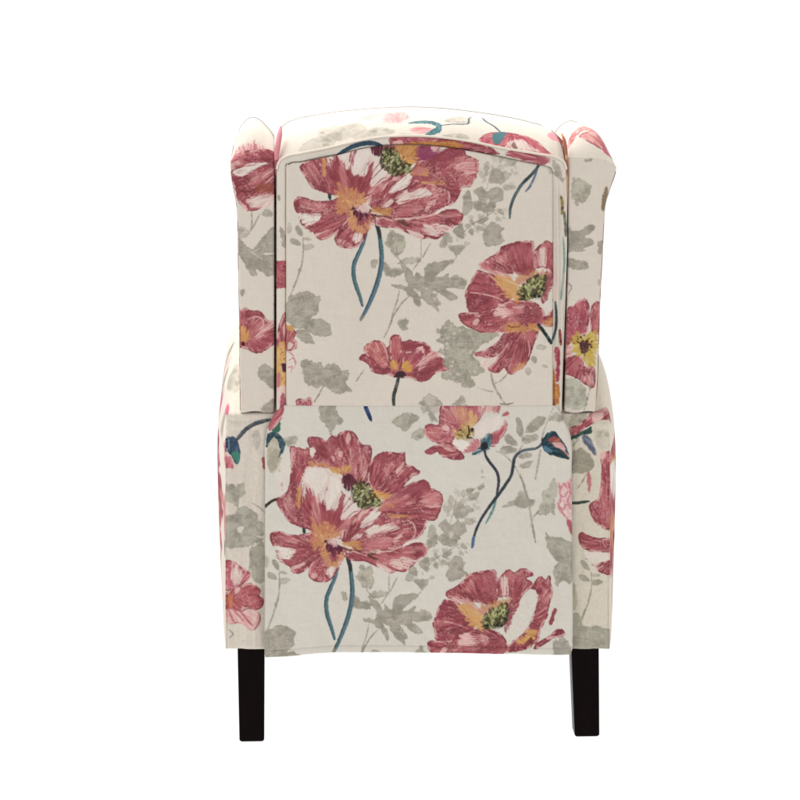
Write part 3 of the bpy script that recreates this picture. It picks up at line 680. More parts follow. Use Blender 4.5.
def face_poppy(c):
    """open flower on the right wing"""
    c.center = (585, 347)
    c.petal("560,330 566,315 569,308 574,305 580,301 585,299.5 589,303.5 590.5,308 591,316 589,326 588,334 580,337 573,342 560,352", (584, 350), col=(162, 84, 94), dark=(146, 70, 82), hl=.4)
    c.petal("592,309 596,303 601,304 604,320 602,333 594,335 590.5,324", (588, 350), col=(166, 88, 98), hl=.45)
    c.dab("568,306 571,304 576,303 572,308", PALE, .6, .5, None, .7); c.stroke("590,318 591,326 590,334", 1.4, PINK, None, None, True, .8)
    c.dab("560,344 568,344 573,348 573,356 566,360 560,360", PINK, 1.3, .8, (584, 348), .9, LROSE)
    c.petal("560,362 570,358 578,356 584,360 586,367 594,368 596,378 594,389 586,386 580,381 572,377 562,373", (584, 348), col=(158, 80, 90), hl=.4)
    c.dab("585,376 592,374 594,388 587,385 581,380", LROSE, 1.6, .9, (584, 348), .8, PINK)
    c.dab("571,342 574,336 577,333 581,336.5 586,336 591,332 597,333 598,345 596,358 595,367 589,367 583,358 576,356 573,350", (190, 164, 84), 1.5, .6, (585, 347), .97, (176, 146, 70), .45)
    c.dots("572,338 596,334 596,350 584,357 574,352", 26, .6, [(150, 120, 60), (206, 184, 110), (130, 76, 60)], 81, .8, (585, 347), 2.2)
    c.dab("580.5,346 582,341.5 586,340 590,343 590.5,349 588,353 584,354.5 581,351", (66, 40, 48), 1.2, .5, (585.5, 347), 1, (88, 56, 60))
    c.dots("578,337 592,338 593,354 580,356", 16, .7, [(60, 40, 44)], 82, .9, (585, 347), 1.5)

def wing_leaves_right(c):
    c.leaf("572,186 577,181 583,180 589,184 590,192 588,199 583,203 576,202 572,196", (174, 170, 152), .9, 1.1, None, .3); c.oval(577, 180, 8, 4, 10, LLEAF, .7); c.oval(591, 187, 4, 3, 0, LLEAF)
    c.oval(577, 204, 6, 4, 60, LEAF, .8); c.leaf("585,160 593,158.5 592,162 587,163", DLEAF, .7)
    c.leaf("562,226 571,230 580,232 588,226.5 594.5,225 593.5,232 586,237.5 593.5,240.5 593,245 583,248.5 585.5,251 575,252.5 562,250", LEAF, .93, .9, (568, 242), .2)
    c.leaf("562,257 578,260 586,262 587.5,269 580,270.5 562,265", LEAF, .9, 1, (566, 262), .25)
    c.leaf("598,243 603,241 606,248 604,255 598,254 599,249", DLEAF, .8)
    c.twig("569,284 572,288 569,295", 1.3, DLEAF); c.oval(600, 283, 3, 7, 0, LLEAF, .7)
    c.leaf("566,382 574,379 582,384 586,390 588,402 582,410 570,410 562,400", (168, 170, 150), .75, 1.4, None, .3)
    c.twig("596,372 590,392 584,414", 1.2, LLEAF); c.dab("605,190 608,188 607,205 604,212 602,205", (112, 92, 70), .8, .6, None, .8)

def right_arm_print(c):
    c.leaf("570,420 580,414 588,417 582,425 572,430", (150, 144, 128), .7)
    c.petal("568,432 580,425 588,419 594,412 604,410 612,412 616,420 600,421.5 593,425 585,430.5 577,436.5 568,440", (566, 442), hl=.4)
    c.dab("597,413 604,414 603,421 594,423 592,419", PINK, 1.2, .7, None, .8, PALE)
    c.dab("568,440 580,434 590,428.5 592.5,430 591,435 582,437 572,442", (42, 82, 72), .8, .6, None, .95, (46, 60, 56))
    c.dab("583,436 588,437.5 593,443 597,455 595,457.5 590,451 585,444", (80, 88, 106), .6, .6, (582, 436), .95, (126, 132, 142), .4)
    c.leaf("566,460 574,453 581,449 588,454 594,463 591,471 582,474 566,473", (148, 140, 122), .92, .8, None, .15)
    c.twig("572,448 577,443 580,438", 1.8); c.twig("588,472 584,482 578,490", 1.3, LLEAF)
    c.leaf("594,430 608,432 612,446 600,450", LLEAF, .25)
    c.petal("602,470 602,456 607,453 612,455 618,480 618,536 609,532 603,529 597,525 592,517 590,507.5 593,503.5 599,499 601,488", (612, 548), hl=.35, col=(162, 78, 88))
    c.dab("600,454 606,452 606,459 601,461", PINK, .8, .6, None, .9); c.dab("588,474 591,475 592,488 590,494 588,486", (164, 84, 90), .7, .6, None, .85, LROSE)
    c.stroke("568,504 578,504.5 590,503", 3.0, (44, 62, 56), (74, 66, 56))
    c.dab("606,492 609,500 610,520 607,525 605,505", LROSE, 1.4, .8, (612, 548), .5)
    c.petal("579,537 583,533.5 590,537 600,540 618,541 618,554 598,553.5 588,551.5 581,546", (620, 548), hl=.45)
    c.dab("584,553 597,554.5 612,555 612,564 600,564 590,562", PALE, 1, .7, None, .9)
    c.dots("584,556 590,562 600,567 610,566 604,570 590,566", 16, .6, [(124, 92, 88), ROSE], 91, .6)
    c.petal("596,568 602,564 612,562 618,570 618,578 606,576 600,573", (618, 560), hl=.6)
    c.oval(586, 567, 13, 5, 50); c.oval(585, 580, 12, 6, 25); c.oval(598, 584, 12, 6, -5, LLEAF); c.oval(597, 577, 8, 3, 0, LLEAF)
    c.twig("592,574 592,590 589,604 584,617 580,630", 1.7)
    c.leaf("568,622 580,616 583,628 590,627.5 600,629 612,634 612,655 568,655", (156, 152, 136), .95, .9, None, .4)
    c.leaf("570,590 576,588 577,608 572,610", (150, 150, 112), .5)

def left_arm_print(c):
    c.dab("212,432 222,434 226,442 226,455 229,462 234,468 228,470 222,469 212,466", (166, 80, 96), .9, .7, (230, 440), .97, LROSE, .4)
    c.dab("224,456 230,458 236,468 230,470 226,466", PINK, 1.1, .7, (230, 446), .9, (180, 90, 104))
    c.dab("225,441 230,438 236,440 239,447 240.5,455 239.5,463 236,465.5 232,459 228,453 226,447", (52, 66, 84), .6, .5, (236, 440), 1, (96, 112, 130), .4)
    c.dab("232,455 237,452 240,458 238.5,464 235,464", (70, 128, 108), .6, .6, None, .9); c.stroke("228.5,440 229,452", 1.0, (150, 178, 172), None, None, True, .7)
    c.stroke("236,442 240,437 246,430.5 253,426 261,423 270,421", 4.2, (98, 100, 104), (72, 78, 84), (60, 66, 72))
    c.leaf("252,434 258,432 261,438 257,452 253,446", (190, 182, 170), .5)
    c.dab("262,460 264.5,459 266,470 263,469", (150, 74, 76), .5, .5, None, .9)
    c.leaf("224,487 232,486.5 236,489 239,485 244.5,487 244.5,495 240,500 237,507.5 232,505 224,500", (172, 168, 152), .9, .9, None, .3)
    c.twig("236,506 240,512 246,514", 1.0)
    c.leaf("222,519 234,515 240,510 247,508 252,512 257,515.5 257.5,523 262.5,524 262.5,536 256,538 262,542 255,545.5 249,547.5 240,549 228,549.5 222,541", (168, 164, 149), .93, 1.0, None, .25)
    c.dab("237,530 240,528 243.5,529 242,534 238,534.5", PALE, .8, .7, None, .9); c.dots("232,516 254,516 256,540 230,545", 30, .8, [DLEAF, LLEAF], 101, .4)
    c.leaf("251,552 258,546 263,541 266,560 266,582 254,582 250,566", (162, 157, 142), .9, 1.0, None, .3); c.twig("250,550 250,562 249,575", 1.2); c.twig("252,505 258,508 265,514", 1.0)
    c.dab("212,505 221,500 225,508 225,540 222,545 212,540", (166, 92, 96), 1.2, .9, None, .8, LROSE)
    c.dab("212,546 224,545 225,556 212,562", (104, 98, 96), 1, .8, None, .8)
    rose_h(c)
    c.twig("229,632 233,636 229,640", 1.2, DLEAF); c.stroke("242,643 244,643", 1.0, (150, 146, 158), None, None, True, .8)

def _uncentred(f):
    def g(c, *a):
        f(c, *a); c.center = None
    return g
big_poppy, right_poppy, small_poppy, pale_poppy, face_poppy, half_drop_poppy, hanging_petal, rose_h = [_uncentred(f) for f in (big_poppy, right_poppy, small_poppy, pale_poppy, face_poppy, half_drop_poppy, hanging_petal, rose_h)]

# ------------------------------------------------------------------ the cut pieces
def cut_upper():
    c = Canvas(270, 126, 572, 420)
    grey_leaves_upper(c)
    c.T = UPPER; big_poppy(c)
    c.dab("365,478 378,472 386,470 388,486 380,492 370,488", ORANGE, 2.2, .9, (366, 500), .9, (176, 118, 62))
    c.dab("384,482 394,478 408,474 404,484 396,492 388,494", (132, 62, 92), 1.6, 1, (366, 500), .75)
    c.dab("398,480 404,474 418,475 408,479 402,484", PINK, .9, .7, None, .9)
    c.T = UPPER_B; right_poppy(c)
    c.T = lambda p: p
    hanging_petal(c); small_poppy(c)
    c.stroke("537.5,169 534,178 530,186 525.5,191.5", 2.4, (118, 130, 146), (96, 108, 122))
    c.stroke("542.5,158 539,165 532,174 522,184 514.5,196 510.5,207 509.5,218", 3.2, (60, 72, 74), (88, 102, 106))
    c.leaf("549,166 556,163 560,168 562,176 556,172 550,174", LEAF, .6)
    # a flower cut at the left edge
    c.petal("280,322 288,325 292,327 296,332 294,338 297,343 295,349 289,351 280,348", (284, 350), hl=.4)
    c.dab("286,326 290,325 295,328 293,331 288,330", ORANGE, .8, .6, None, .9); c.dab("289,342 293,343 292,348 288,348", PALE, .6, .6, None, .8)
    c.dab("280,352 290,351 296,357 297,364 293,371 287,374 280,374", PALE, .7, .6, None, .6)
    for pts in ("288,352 293,355 295,362", "289,360 293,358 296,362 294,368", "288,368 292,366 291,372"):
        c.stroke(pts, 1.1, (176, 110, 116), LROSE, None, True, .8, .6)
    c.petal("296,402 299,398 304,400 308,397 312,399 313,405 309,410 298,410", (304, 412), hl=.6)
    c.leaf("420,404 424,395 431,393 438,399 441,408 428,408", LLEAF, .8); c.leaf("451,406 457,400 462,394 466,402 467,408", LLEAF, .85)
    c.stroke("500,403.5 507,404 513,402.5", 1.4, (120, 110, 100))
    return c

def cut_lower():
    c = Canvas(258, 398, 582, 668, base=(204, 197, 186))
    c.T = LOWER; grey_leaves_upper(c)
    c.T = lambda p: p
    grey_leaves_lower(c); left_bud(c); big_poppy(c); right_poppy(c); pale_poppy(c)
    return c

def cut_tile():
    """one repeat of the cloth for the sides, the seat and the front"""
    c = Canvas(264, 405, 574, 738, wrap=True)
    for T in (shift(0, 0), shift(0, 333)):
        c.T = lambda p, T=T: T(LOWER(p)); grey_leaves_upper(c)
        c.T = T; left_bud(c); big_poppy(c); right_poppy(c); pale_poppy(c)
        c.T = lambda p, T=T: T(LOWER(p)); small_poppy(c)
        c.T = lambda p, T=T: T(np.stack([p[:, 0] - 90, p[:, 1] + 350], 1)); face_poppy(c)
    return c

def cut_wing_left():
    c = Canvas(150, 60, 360, 430)
    c.T = shift(-30, 30); pale = None
    c.T = lambda p: p
    c.dab("224,164 228,150 240,144 258,142 274,146 282,164 250,168 232,168", (176, 102, 110), 2.2, 1.6, (255, 205), .9, PINK, .5)
    c.dab("222,120 236,112 250,116 246,128 230,132", PINK, 1.6, 1.5, (255, 190), .6)
    half_drop_poppy(c); wing_leaves_left(c)
    return c

def cut_wing_right():
    c = Canvas(490, 60, 690, 430)
    face_poppy(c); wing_leaves_right(c)
    c.T = lambda p: np.stack([p[:, 0], np.where(p[:, 1] < 158, 158 - (158 - p[:, 1]) * 1.5, p[:, 1])], 1)
    c.petal("568,146 574,130 584,118 596,114 606,122 612,136 606,140 594,132 584,132 574,142", (590, 150), col=(196, 118, 112), dark=(176, 96, 96), light=PINK, hl=.7)
    c.petal("582,138 590,134 602,138 612,146 614,152 604,150 592,146", (580, 132), col=(192, 116, 112), dark=(172, 92, 94), light=PINK, hl=.7)
    c.dab("586,126 594,124 604,132 600,136 590,132", PINK, 1, .8, (580, 140), .8, (200, 130, 124))
    c.dab("604,146 610,148 612,153 606,152", (176, 96, 110), .6, .6, None, .9)
    return c

def cut_arm_left():
    c = Canvas(60, 300, 300, 670)
    c.T = shift(-420, 250); face_poppy(c); c.T = shift(-232, 12); big_poppy(c)
    c.T = lambda p: p
    c.dab("212,300 310,300 310,425 212,425", CREAM, .5, 4, None, 1); c.dab("225.5,400 310,400 310,668 225.5,668", CREAM, .1, .5, None, 1, sm=False)
    c.leaf("216,360 222,358 226,364 220,368", (110, 116, 108), .9); c.dab("221,352 225,346 229,350 226,358", PINK, .8, .6)
    c.dab("212,376 218,374 222,377 216,381", (176, 84, 100), .8, .6, None, .9); c.dab("224,408 228,407 228,416 225,415", (196, 90, 120), .6, .5, None, .9)
    c.leaf("216,410 222,406 224,416 220,428 216,424", LLEAF, .7)
    c.leaf("204,332 212,318 224,314 232,322 226,334 212,344", (128, 130, 122), .9); c.leaf("206,352 216,346 222,356 212,368", (150, 148, 136), .8)
    c.dab("214,336 224,330 230,338 222,346", PINK, .8, .6); c.leaf("226,380 236,372 244,384 238,396 228,394", LLEAF, .6); c.dab("206,372 216,366 220,374 210,384", (176, 96, 108), .8, .6)
    c.stroke("204,398 210,390 216,386", 2.2, (110, 112, 108))
    left_arm_print(c)
    return c

def cut_arm_right():
    c = Canvas(540, 300, 780, 670)
    c.T = shift(108, 150); face_poppy(c)
    c.T = shift(309, 4); big_poppy(c)
    c.T = lambda p: p
    c.dab("560,300 612,300 612,655 560,655", (204, 195, 178), .5, 3, None, 1)
    right_arm_print(c)
    return c

def cut_band():
    """narrow border that frames the back"""
    c = Canvas(266, 120, 580, 425, base=(208, 199, 187))
    c.dab("276,261 290,261 290,288.5 276,288.5", (164, 84, 92), .8, .5, None, 1, DROSE, .4, .25, sm=False)
    c.dab("276,272 290,272 290,277 276,277", LROSE, 1.5, 1, None, .5)
    c.leaf("279,226 283,230 287,240 287,249 283,246 281,236", LEAF); c.oval(279, 198, 3, 6, 0, DLEAF)
    c.petal("276,345 278,330 282,318 286,312 290,320 290,350 276,352", (283, 365), hl=.4)
    c.dab("283,330 285,322 286,330 285,338", PINK, .6, .5)
    c.dab("276,348 290,346 290,390 284,390 276,384", (194, 148, 86), 1.6, .7, None, .95, (206, 170, 120), .5)
    c.dots("277,352 288,352 288,384 278,384", 22, .8, [(150, 80, 60), (212, 180, 120), (170, 110, 70)], 111, .8)
    c.dab("281,364 285,363 287,368 286,373 283,371", PLUM, .8, .5, None, .95)
    c.dab("277,376 280,372 280,386 277,388", (176, 100, 120), .8, .6, None, .8)
    c.dab("276,390 282,386 290,390 290,404 283,404 276,402", PINK, 1.2, .7, None, .9, PALE)
    c.dab("281,397 284,394 286,404 288,414 280,414", (160, 84, 96), .8, .6, None, .9)
    # top
    c.stroke("338,155 345,150.5 354,146.2 364,143.6 372,143.2 379,145 385,149", 4.6, (54, 72, 86), (74, 84, 116))
    c.petal("389,141 392,136 400,135 420,134 445,136 470,139 484,144 500,154 488,154 470,152 440,150 410,150 396,151", (500, 150), hl=.5, col=(166, 84, 96))
    c.dab("393,143 400,140 404,144 397,149", PINK, .9, .6, None, .9)
    c.dab("404,145 416,142 436,141 456,142 464,146 450,149 430,149 410,149", (188, 132, 76), 1.2, .6, None, .95, (170, 112, 66), .5)
    c.dab("506,155 512,150 530,152 548,157 549,163 540,165 526,162 512,158", (164, 82, 92), .9, .6, (550, 160), .95, DROSE, .4)
    c.stroke("514,152.5 524,155 536,158", 1.2, PINK, None, None, True, .6)
    # right border with its folds of print
    c.stroke("561,196 562.5,204 562,214", 3, (140, 122, 70), (92, 82, 60))
    c.leaf("553,160 558,163 562,172 563,182 558,178 554,170", LEAF, .8)
    c.stroke("564,212 566,226 566,236", 3.2, (96, 100, 92), (130, 130, 118))
    c.stroke("563,238 564.5,256 564,272 562,290 561,300", 2.6, (112, 142, 132), (146, 160, 146), None, True, .8)
    c.stroke("553,262 556,280 555,300", 3.4, (216, 186, 178), None, None, True, .6)
    c.stroke("555.5,302 556.5,314 556,328 553,341", 2.4, (58, 88, 94), SLATE)
    c.stroke("560,330 561,345", 2.6, (150, 76, 74), (112, 54, 56))
    c.dab("554.5,350 558,347 560,356 559,380 556,381 556,362", (152, 62, 76), .7, .5, None, .95, LROSE, .35)
    c.dab("551,366 554,368 556,382 559,386 558,404 550,404", (196, 136, 76), 1.1, .6, None, .95, (170, 104, 62), .5)
    c.stroke("564,386 567,398 566,406", 2.2, (110, 80, 66), None, None, True, .7)
    return c

def cut_crest(F):
    """top of the back: y grows towards the rear seam; F maps the visible height to cloth length"""
    c = Canvas(255, -60, 590, 180)
    c.T = lambda p: F(p)
    c.dab("384,118 387,109 396,103 408,101 411,111 404,119 392,121", (206, 136, 136), 1.6, 1.2, (400, 130), .85, PINK, .5)
    c.dab("362,113 376,106 388,105 384,112 370,117", (214, 160, 156), 1.2, 1.5, (376, 130), .7, PINK)
    c.dab("411,128 418,124.5 428,126 434,129 426,132 414,132", (196, 112, 118), 1.4, .8, (440, 128), .9, PINK)
    c.dab("409,121 418,118 430,117.6 438,119.5 443,123 438,124 430,121.5 419,121", (66, 98, 108), .5, .6, None, .95, (110, 142, 144))
    c.dab("443,123 441,130 434,134.6 425,134.4 430,130.5 436,126.5 439,123", (60, 96, 102), .6, .6, None, .95, (96, 134, 140))
    c.leaf("300,150 308,138 322,134 336,138 330,148 312,154", LLEAF, .5); c.leaf("330,132 344,122 360,120 366,128 352,136 338,140", LLEAF, .55)
    c.leaf("446,118 458,112 470,113 474,118 462,122", LLEAF, .4); c.leaf("400,133 412,134 424,137 410,138", LLEAF, .5)
    c.stroke("443,123 452,121.5 464,121 470,120 472,114 476,112", 1.8, (74, 88, 100))
    c.stroke("486,113 489,117 496,122 502,129", 2.2, (74, 84, 98))
    c.petal("480,142 484,134 492,130 502,129 515,130 528,133 540,140 548,150 558,158 540,158 500,150", (515, 122), col=(176, 88, 98), dark=(156, 72, 84), hl=.5)
    c.dab("494,142 493,134 497,130 508,129 505,136 499,143", (78, 118, 122), .8, .7, None, .95)
    c.dab("506,146 514,138 524,138 532,144 540,152 525,151 512,148", PALE, 1.4, .8, (515, 122), .95, PINK, .3)
    c.dab("512,144 515,141 518,148 514,148", (110, 70, 66), .6, .6, None, .7)
    c.dab("550,132 556,128 562,131 564,140 556,137", (214, 140, 152), .8, .8, None, .9)
    c.leaf("352,134 366,128 384,126 396,130 380,137 360,140", LLEAF, .5); c.leaf("440,136 460,132 470,138 455,141", LLEAF, .5)
    c.leaf("318,128 330,122 350,124 346,136 324,140", LLEAF, .3)
    return c
# ----------------------------------------------------------------------------
# MATERIALS
# ----------------------------------------------------------------------------
def principled(name):
    m = bpy.data.materials.new(name); m.use_nodes = True
    return m, m.node_tree, m.node_tree.nodes["Principled BSDF"]

def fabric_material():
    m, t, b = principled("printed_linen")
    at = t.nodes.new("ShaderNodeAttribute"); at.attribute_name = "print"; at.attribute_type = 'GEOMETRY'
    tc = t.nodes.new("ShaderNodeTexCoord")
    fac = []
    for sc in ((900, 900, 140), (140, 140, 900)):
        mp = t.nodes.new("ShaderNodeMapping"); mp.inputs["Scale"].default_value = sc
        n = t.nodes.new("ShaderNodeTexNoise"); n.inputs["Scale"].default_value = 1.0; n.inputs["Detail"].default_value = 2
        t.links.new(tc.outputs["Object"], mp.inputs[0]); t.links.new(mp.outputs[0], n.inputs["Vector"])
        fac.append(n.outputs["Fac"])
    ad = t.nodes.new("ShaderNodeMath"); ad.operation = 'ADD'
    t.links.new(fac[0], ad.inputs[0]); t.links.new(fac[1], ad.inputs[1])
    mr = t.nodes.new("ShaderNodeMapRange"); mr.inputs["From Min"].default_value = .6; mr.inputs["From Max"].default_value = 1.4
    mr.inputs["To Min"].default_value = 1.13 * .955; mr.inputs["To Max"].default_value = 1.13 * 1.045
    t.links.new(ad.outputs[0], mr.inputs["Value"])
    mul = t.nodes.new("ShaderNodeVectorMath"); mul.operation = 'SCALE'
    t.links.new(at.outputs["Color"], mul.inputs[0]); t.links.new(mr.outputs[0], mul.inputs["Scale"])
    t.links.new(mul.outputs[0], b.inputs["Base Color"])
    bp = t.nodes.new("ShaderNodeBump"); bp.inputs["Strength"].default_value = .25; bp.inputs["Distance"].default_value = .0006
    t.links.new(ad.outputs[0], bp.inputs["Height"]); t.links.new(bp.outputs[0], b.inputs["Normal"])
    b.inputs["Roughness"].default_value = .92; b.inputs["Specular IOR Level"].default_value = .12
    return m

def wood_material():
    m, t, b = principled("espresso_wood")
    tc = t.nodes.new("ShaderNodeTexCoord")
    mp = t.nodes.new("ShaderNodeMapping"); mp.inputs["Scale"].default_value = (60, 60, 6)
    n = t.nodes.new("ShaderNodeTexNoise"); n.inputs["Scale"].default_value = 2; n.inputs["Detail"].default_value = 6
    r = t.nodes.new("ShaderNodeValToRGB")
    r.color_ramp.elements[0].color = (.0025, .0014, .0012, 1); r.color_ramp.elements[1].color = (.007, .0036, .003, 1)
    t.links.new(tc.outputs["Object"], mp.inputs[0]); t.links.new(mp.outputs[0], n.inputs["Vector"])
    t.links.new(n.outputs["Fac"], r.inputs[0]); t.links.new(r.outputs[0], b.inputs["Base Color"])
    b.inputs["Roughness"].default_value = .28; b.inputs["Specular IOR Level"].default_value = .035
    return m

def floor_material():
    m = bpy.data.materials.new("underlit_white_floor"); m.use_nodes = True  # translucent so that added light from below washes out the chair's shadow
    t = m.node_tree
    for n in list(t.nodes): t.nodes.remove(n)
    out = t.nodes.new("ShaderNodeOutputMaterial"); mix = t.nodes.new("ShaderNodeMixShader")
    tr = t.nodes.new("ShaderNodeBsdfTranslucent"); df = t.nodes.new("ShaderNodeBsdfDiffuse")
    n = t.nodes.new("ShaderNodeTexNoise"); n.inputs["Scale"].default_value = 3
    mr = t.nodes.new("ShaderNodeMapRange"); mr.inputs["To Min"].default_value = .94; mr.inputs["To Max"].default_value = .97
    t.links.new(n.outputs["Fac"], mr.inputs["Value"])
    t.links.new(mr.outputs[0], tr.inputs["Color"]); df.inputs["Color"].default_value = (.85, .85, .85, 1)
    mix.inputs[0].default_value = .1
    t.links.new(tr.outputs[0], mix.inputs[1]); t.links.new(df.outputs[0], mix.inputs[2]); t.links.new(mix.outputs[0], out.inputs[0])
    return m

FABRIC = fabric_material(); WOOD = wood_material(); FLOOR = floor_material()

# ----------------------------------------------------------------------------
# MESH HELPERS.  Shapes are laid out in fabric units on the rear plane of the chair
# (x to the right, y downwards, depth away from the viewer) and set into metres here.
# ----------------------------------------------------------------------------
F_ = D / S
HOR = BASE - H / S
def to_local(px, py, dep):
    t = (px - 400) / F_
    lx = (t * D - PIVOT) / (math.cos(YAW) - t * math.sin(YAW))
    lz = H + (HOR - py) / F_ * (D + lx * math.sin(YAW))
    return np.stack([lx, dep * S + 0 * lx, lz], -1)

def lin(c):
    c = np.clip(np.asarray(c, float) / 255, 0, 1)
    return np.where(c <= .04045, c / 12.92, ((c + .055) / 1.055) ** 2.4)

def mesh_object(name, grids, mat, parent):
    """grids: list of (position grid nv x nu x 3 in metres, colour grid nv x nu x 3 in 0..255)"""
    V, F, K = [], [], []
    off = 0
    for G, col in grids:
        nv, nu = G.shape[:2]
        V.append(G.reshape(-1, 3)); K.append(lin(col).reshape(-1, 3))
        i = np.arange(nv * nu).reshape(nv, nu) + off
        F.append(np.stack([i[:-1, :-1], i[:-1, 1:], i[1:, 1:], i[1:, :-1]], -1).reshape(-1, 4))
        off += nv * nu
    V = np.concatenate(V).astype(np.float32); F = np.concatenate(F).astype(np.int32); K = np.concatenate(K)
    me = bpy.data.meshes.new(name)
    me.vertices.add(len(V)); me.vertices.foreach_set("co", V.ravel())
    me.loops.add(F.size); me.loops.foreach_set("vertex_index", F.ravel())
    me.polygons.add(len(F))
    me.polygons.foreach_set("loop_start", np.arange(0, F.size, 4, dtype=np.int32))
    me.polygons.foreach_set("loop_total", np.full(len(F), 4, np.int32))
    me.polygons.foreach_set("use_smooth", np.ones(len(F), bool))
    me.update(calc_edges=True)
    a = me.color_attributes.new("print", 'FLOAT_COLOR', 'POINT')
    a.data.foreach_set("color", np.concatenate([K, np.ones((len(K), 1))], 1).astype(np.float32).ravel())
    me.materials.append(mat)
    o = bpy.data.objects.new(name, me); C.objects.link(o)
    if parent is not None:
        o.parent = parent
    return o

def interp(pts, key):
    p = np.array(pts, float)
    if p[0, 0] > p[-1, 0]:
        p = p[::-1]
    # smooth (monotone-ish) cubic through the points
    x, y = p[:, 0], p[:, 1]
    d = np.gradient(y, x)
    k = np.clip(np.searchsorted(x, key) - 1, 0, len(x) - 2)
    h = x[k + 1] - x[k]; t = np.clip((key - x[k]) / h, 0, 1)
    return ((2 * t ** 3 - 3 * t ** 2 + 1) * y[k] + (t ** 3 - 2 * t ** 2 + t) * h * d[k] + (-2 * t ** 3 + 3 * t ** 2) * y[k + 1] + (t ** 3 - t ** 2) * h * d[k + 1])

def cloth(px, py, amp, seed, sx=26.0, sy=60.0):
    """slack of the cloth: long soft undulations in depth"""
    return (fbm(px / sx, py / sy, seed, 3) - .5) * amp + (fbm(px / 9, py / 9, seed + 5, 2) - .5) * amp * .26

def rounded_box(x0, x1, y0, y1, d0, d1, r, step, tile, off=(0, 0)):
    """upholstered block: six grids bulged over a rounded box"""
    out = []
    def grid(a0, a1, b0, b1):
        na = max(2, int((a1 - a0) / step) + 1); nb = max(2, int((b1 - b0) / step) + 1)
        return np.meshgrid(np.linspace(a0, a1, na), np.linspace(b0, b1, nb))
    def put(x, y, d):
        cx, cy, cd = np.clip(x, x0 + r, x1 - r), np.clip(y, y0 + r, y1 - r), np.clip(d, d0 + r, d1 - r)
        v = np.stack([x - cx, y - cy, d - cd], -1); L = np.linalg.norm(v, axis=-1, keepdims=True) + 1e-9
        v = v / L * np.minimum(L, r)
        q = np.stack([cx, cy, cd], -1) + v
        return to_local(q[..., 0], q[..., 1], q[..., 2])
    for dd in (d0, d1):
        x, y = grid(x0, x1, y0, y1); out.append((put(x, y, dd + 0 * x), tile.sample(x + off[0], y + off[1])))
    for xx in (x0, x1):
        d, y = grid(d0, d1, y0, y1); out.append((put(xx + 0 * d, y, d), tile.sample(d + off[0] + 77, y + off[1])))
    for yy in (y0, y1):
        x, d = grid(x0, x1, d0, d1); out.append((put(x, yy + 0 * x, d), tile.sample(x + off[0], d + off[1] + 120)))
    return out

def tube(path, r, col, n=10, closed=False):
    """piping: path in fabric units (x, y, depth)"""
    p = np.asarray(path, float)
    q = to_local(p[:, 0], p[:, 1], p[:, 2])
    t = np.gradient(q, axis=0); t /= np.linalg.norm(t, axis=1, keepdims=True) + 1e-12
    up = np.array([0, 1.0, 0]); a = np.cross(t, up)
    bad = np.linalg.norm(a, axis=1) < .2
    a[bad] = np.cross(t[bad], np.array([1.0, 0, 0]))
    a /= np.linalg.norm(a, axis=1, keepdims=True); b = np.cross(t, a)
    th = np.linspace(0, 2 * math.pi, n)
    rr = (np.asarray(r, float) * np.ones(len(p)))[:, None, None]
    G = q[:, None] + rr * S * (np.cos(th)[None, :, None] * a[:, None] + np.sin(th)[None, :, None] * b[:, None])
    col = np.asarray(col, float)
    if col.ndim == 1:
        col = np.broadcast_to(col, (len(p), 3))
    return G, np.repeat(col[:, None], n, 1)

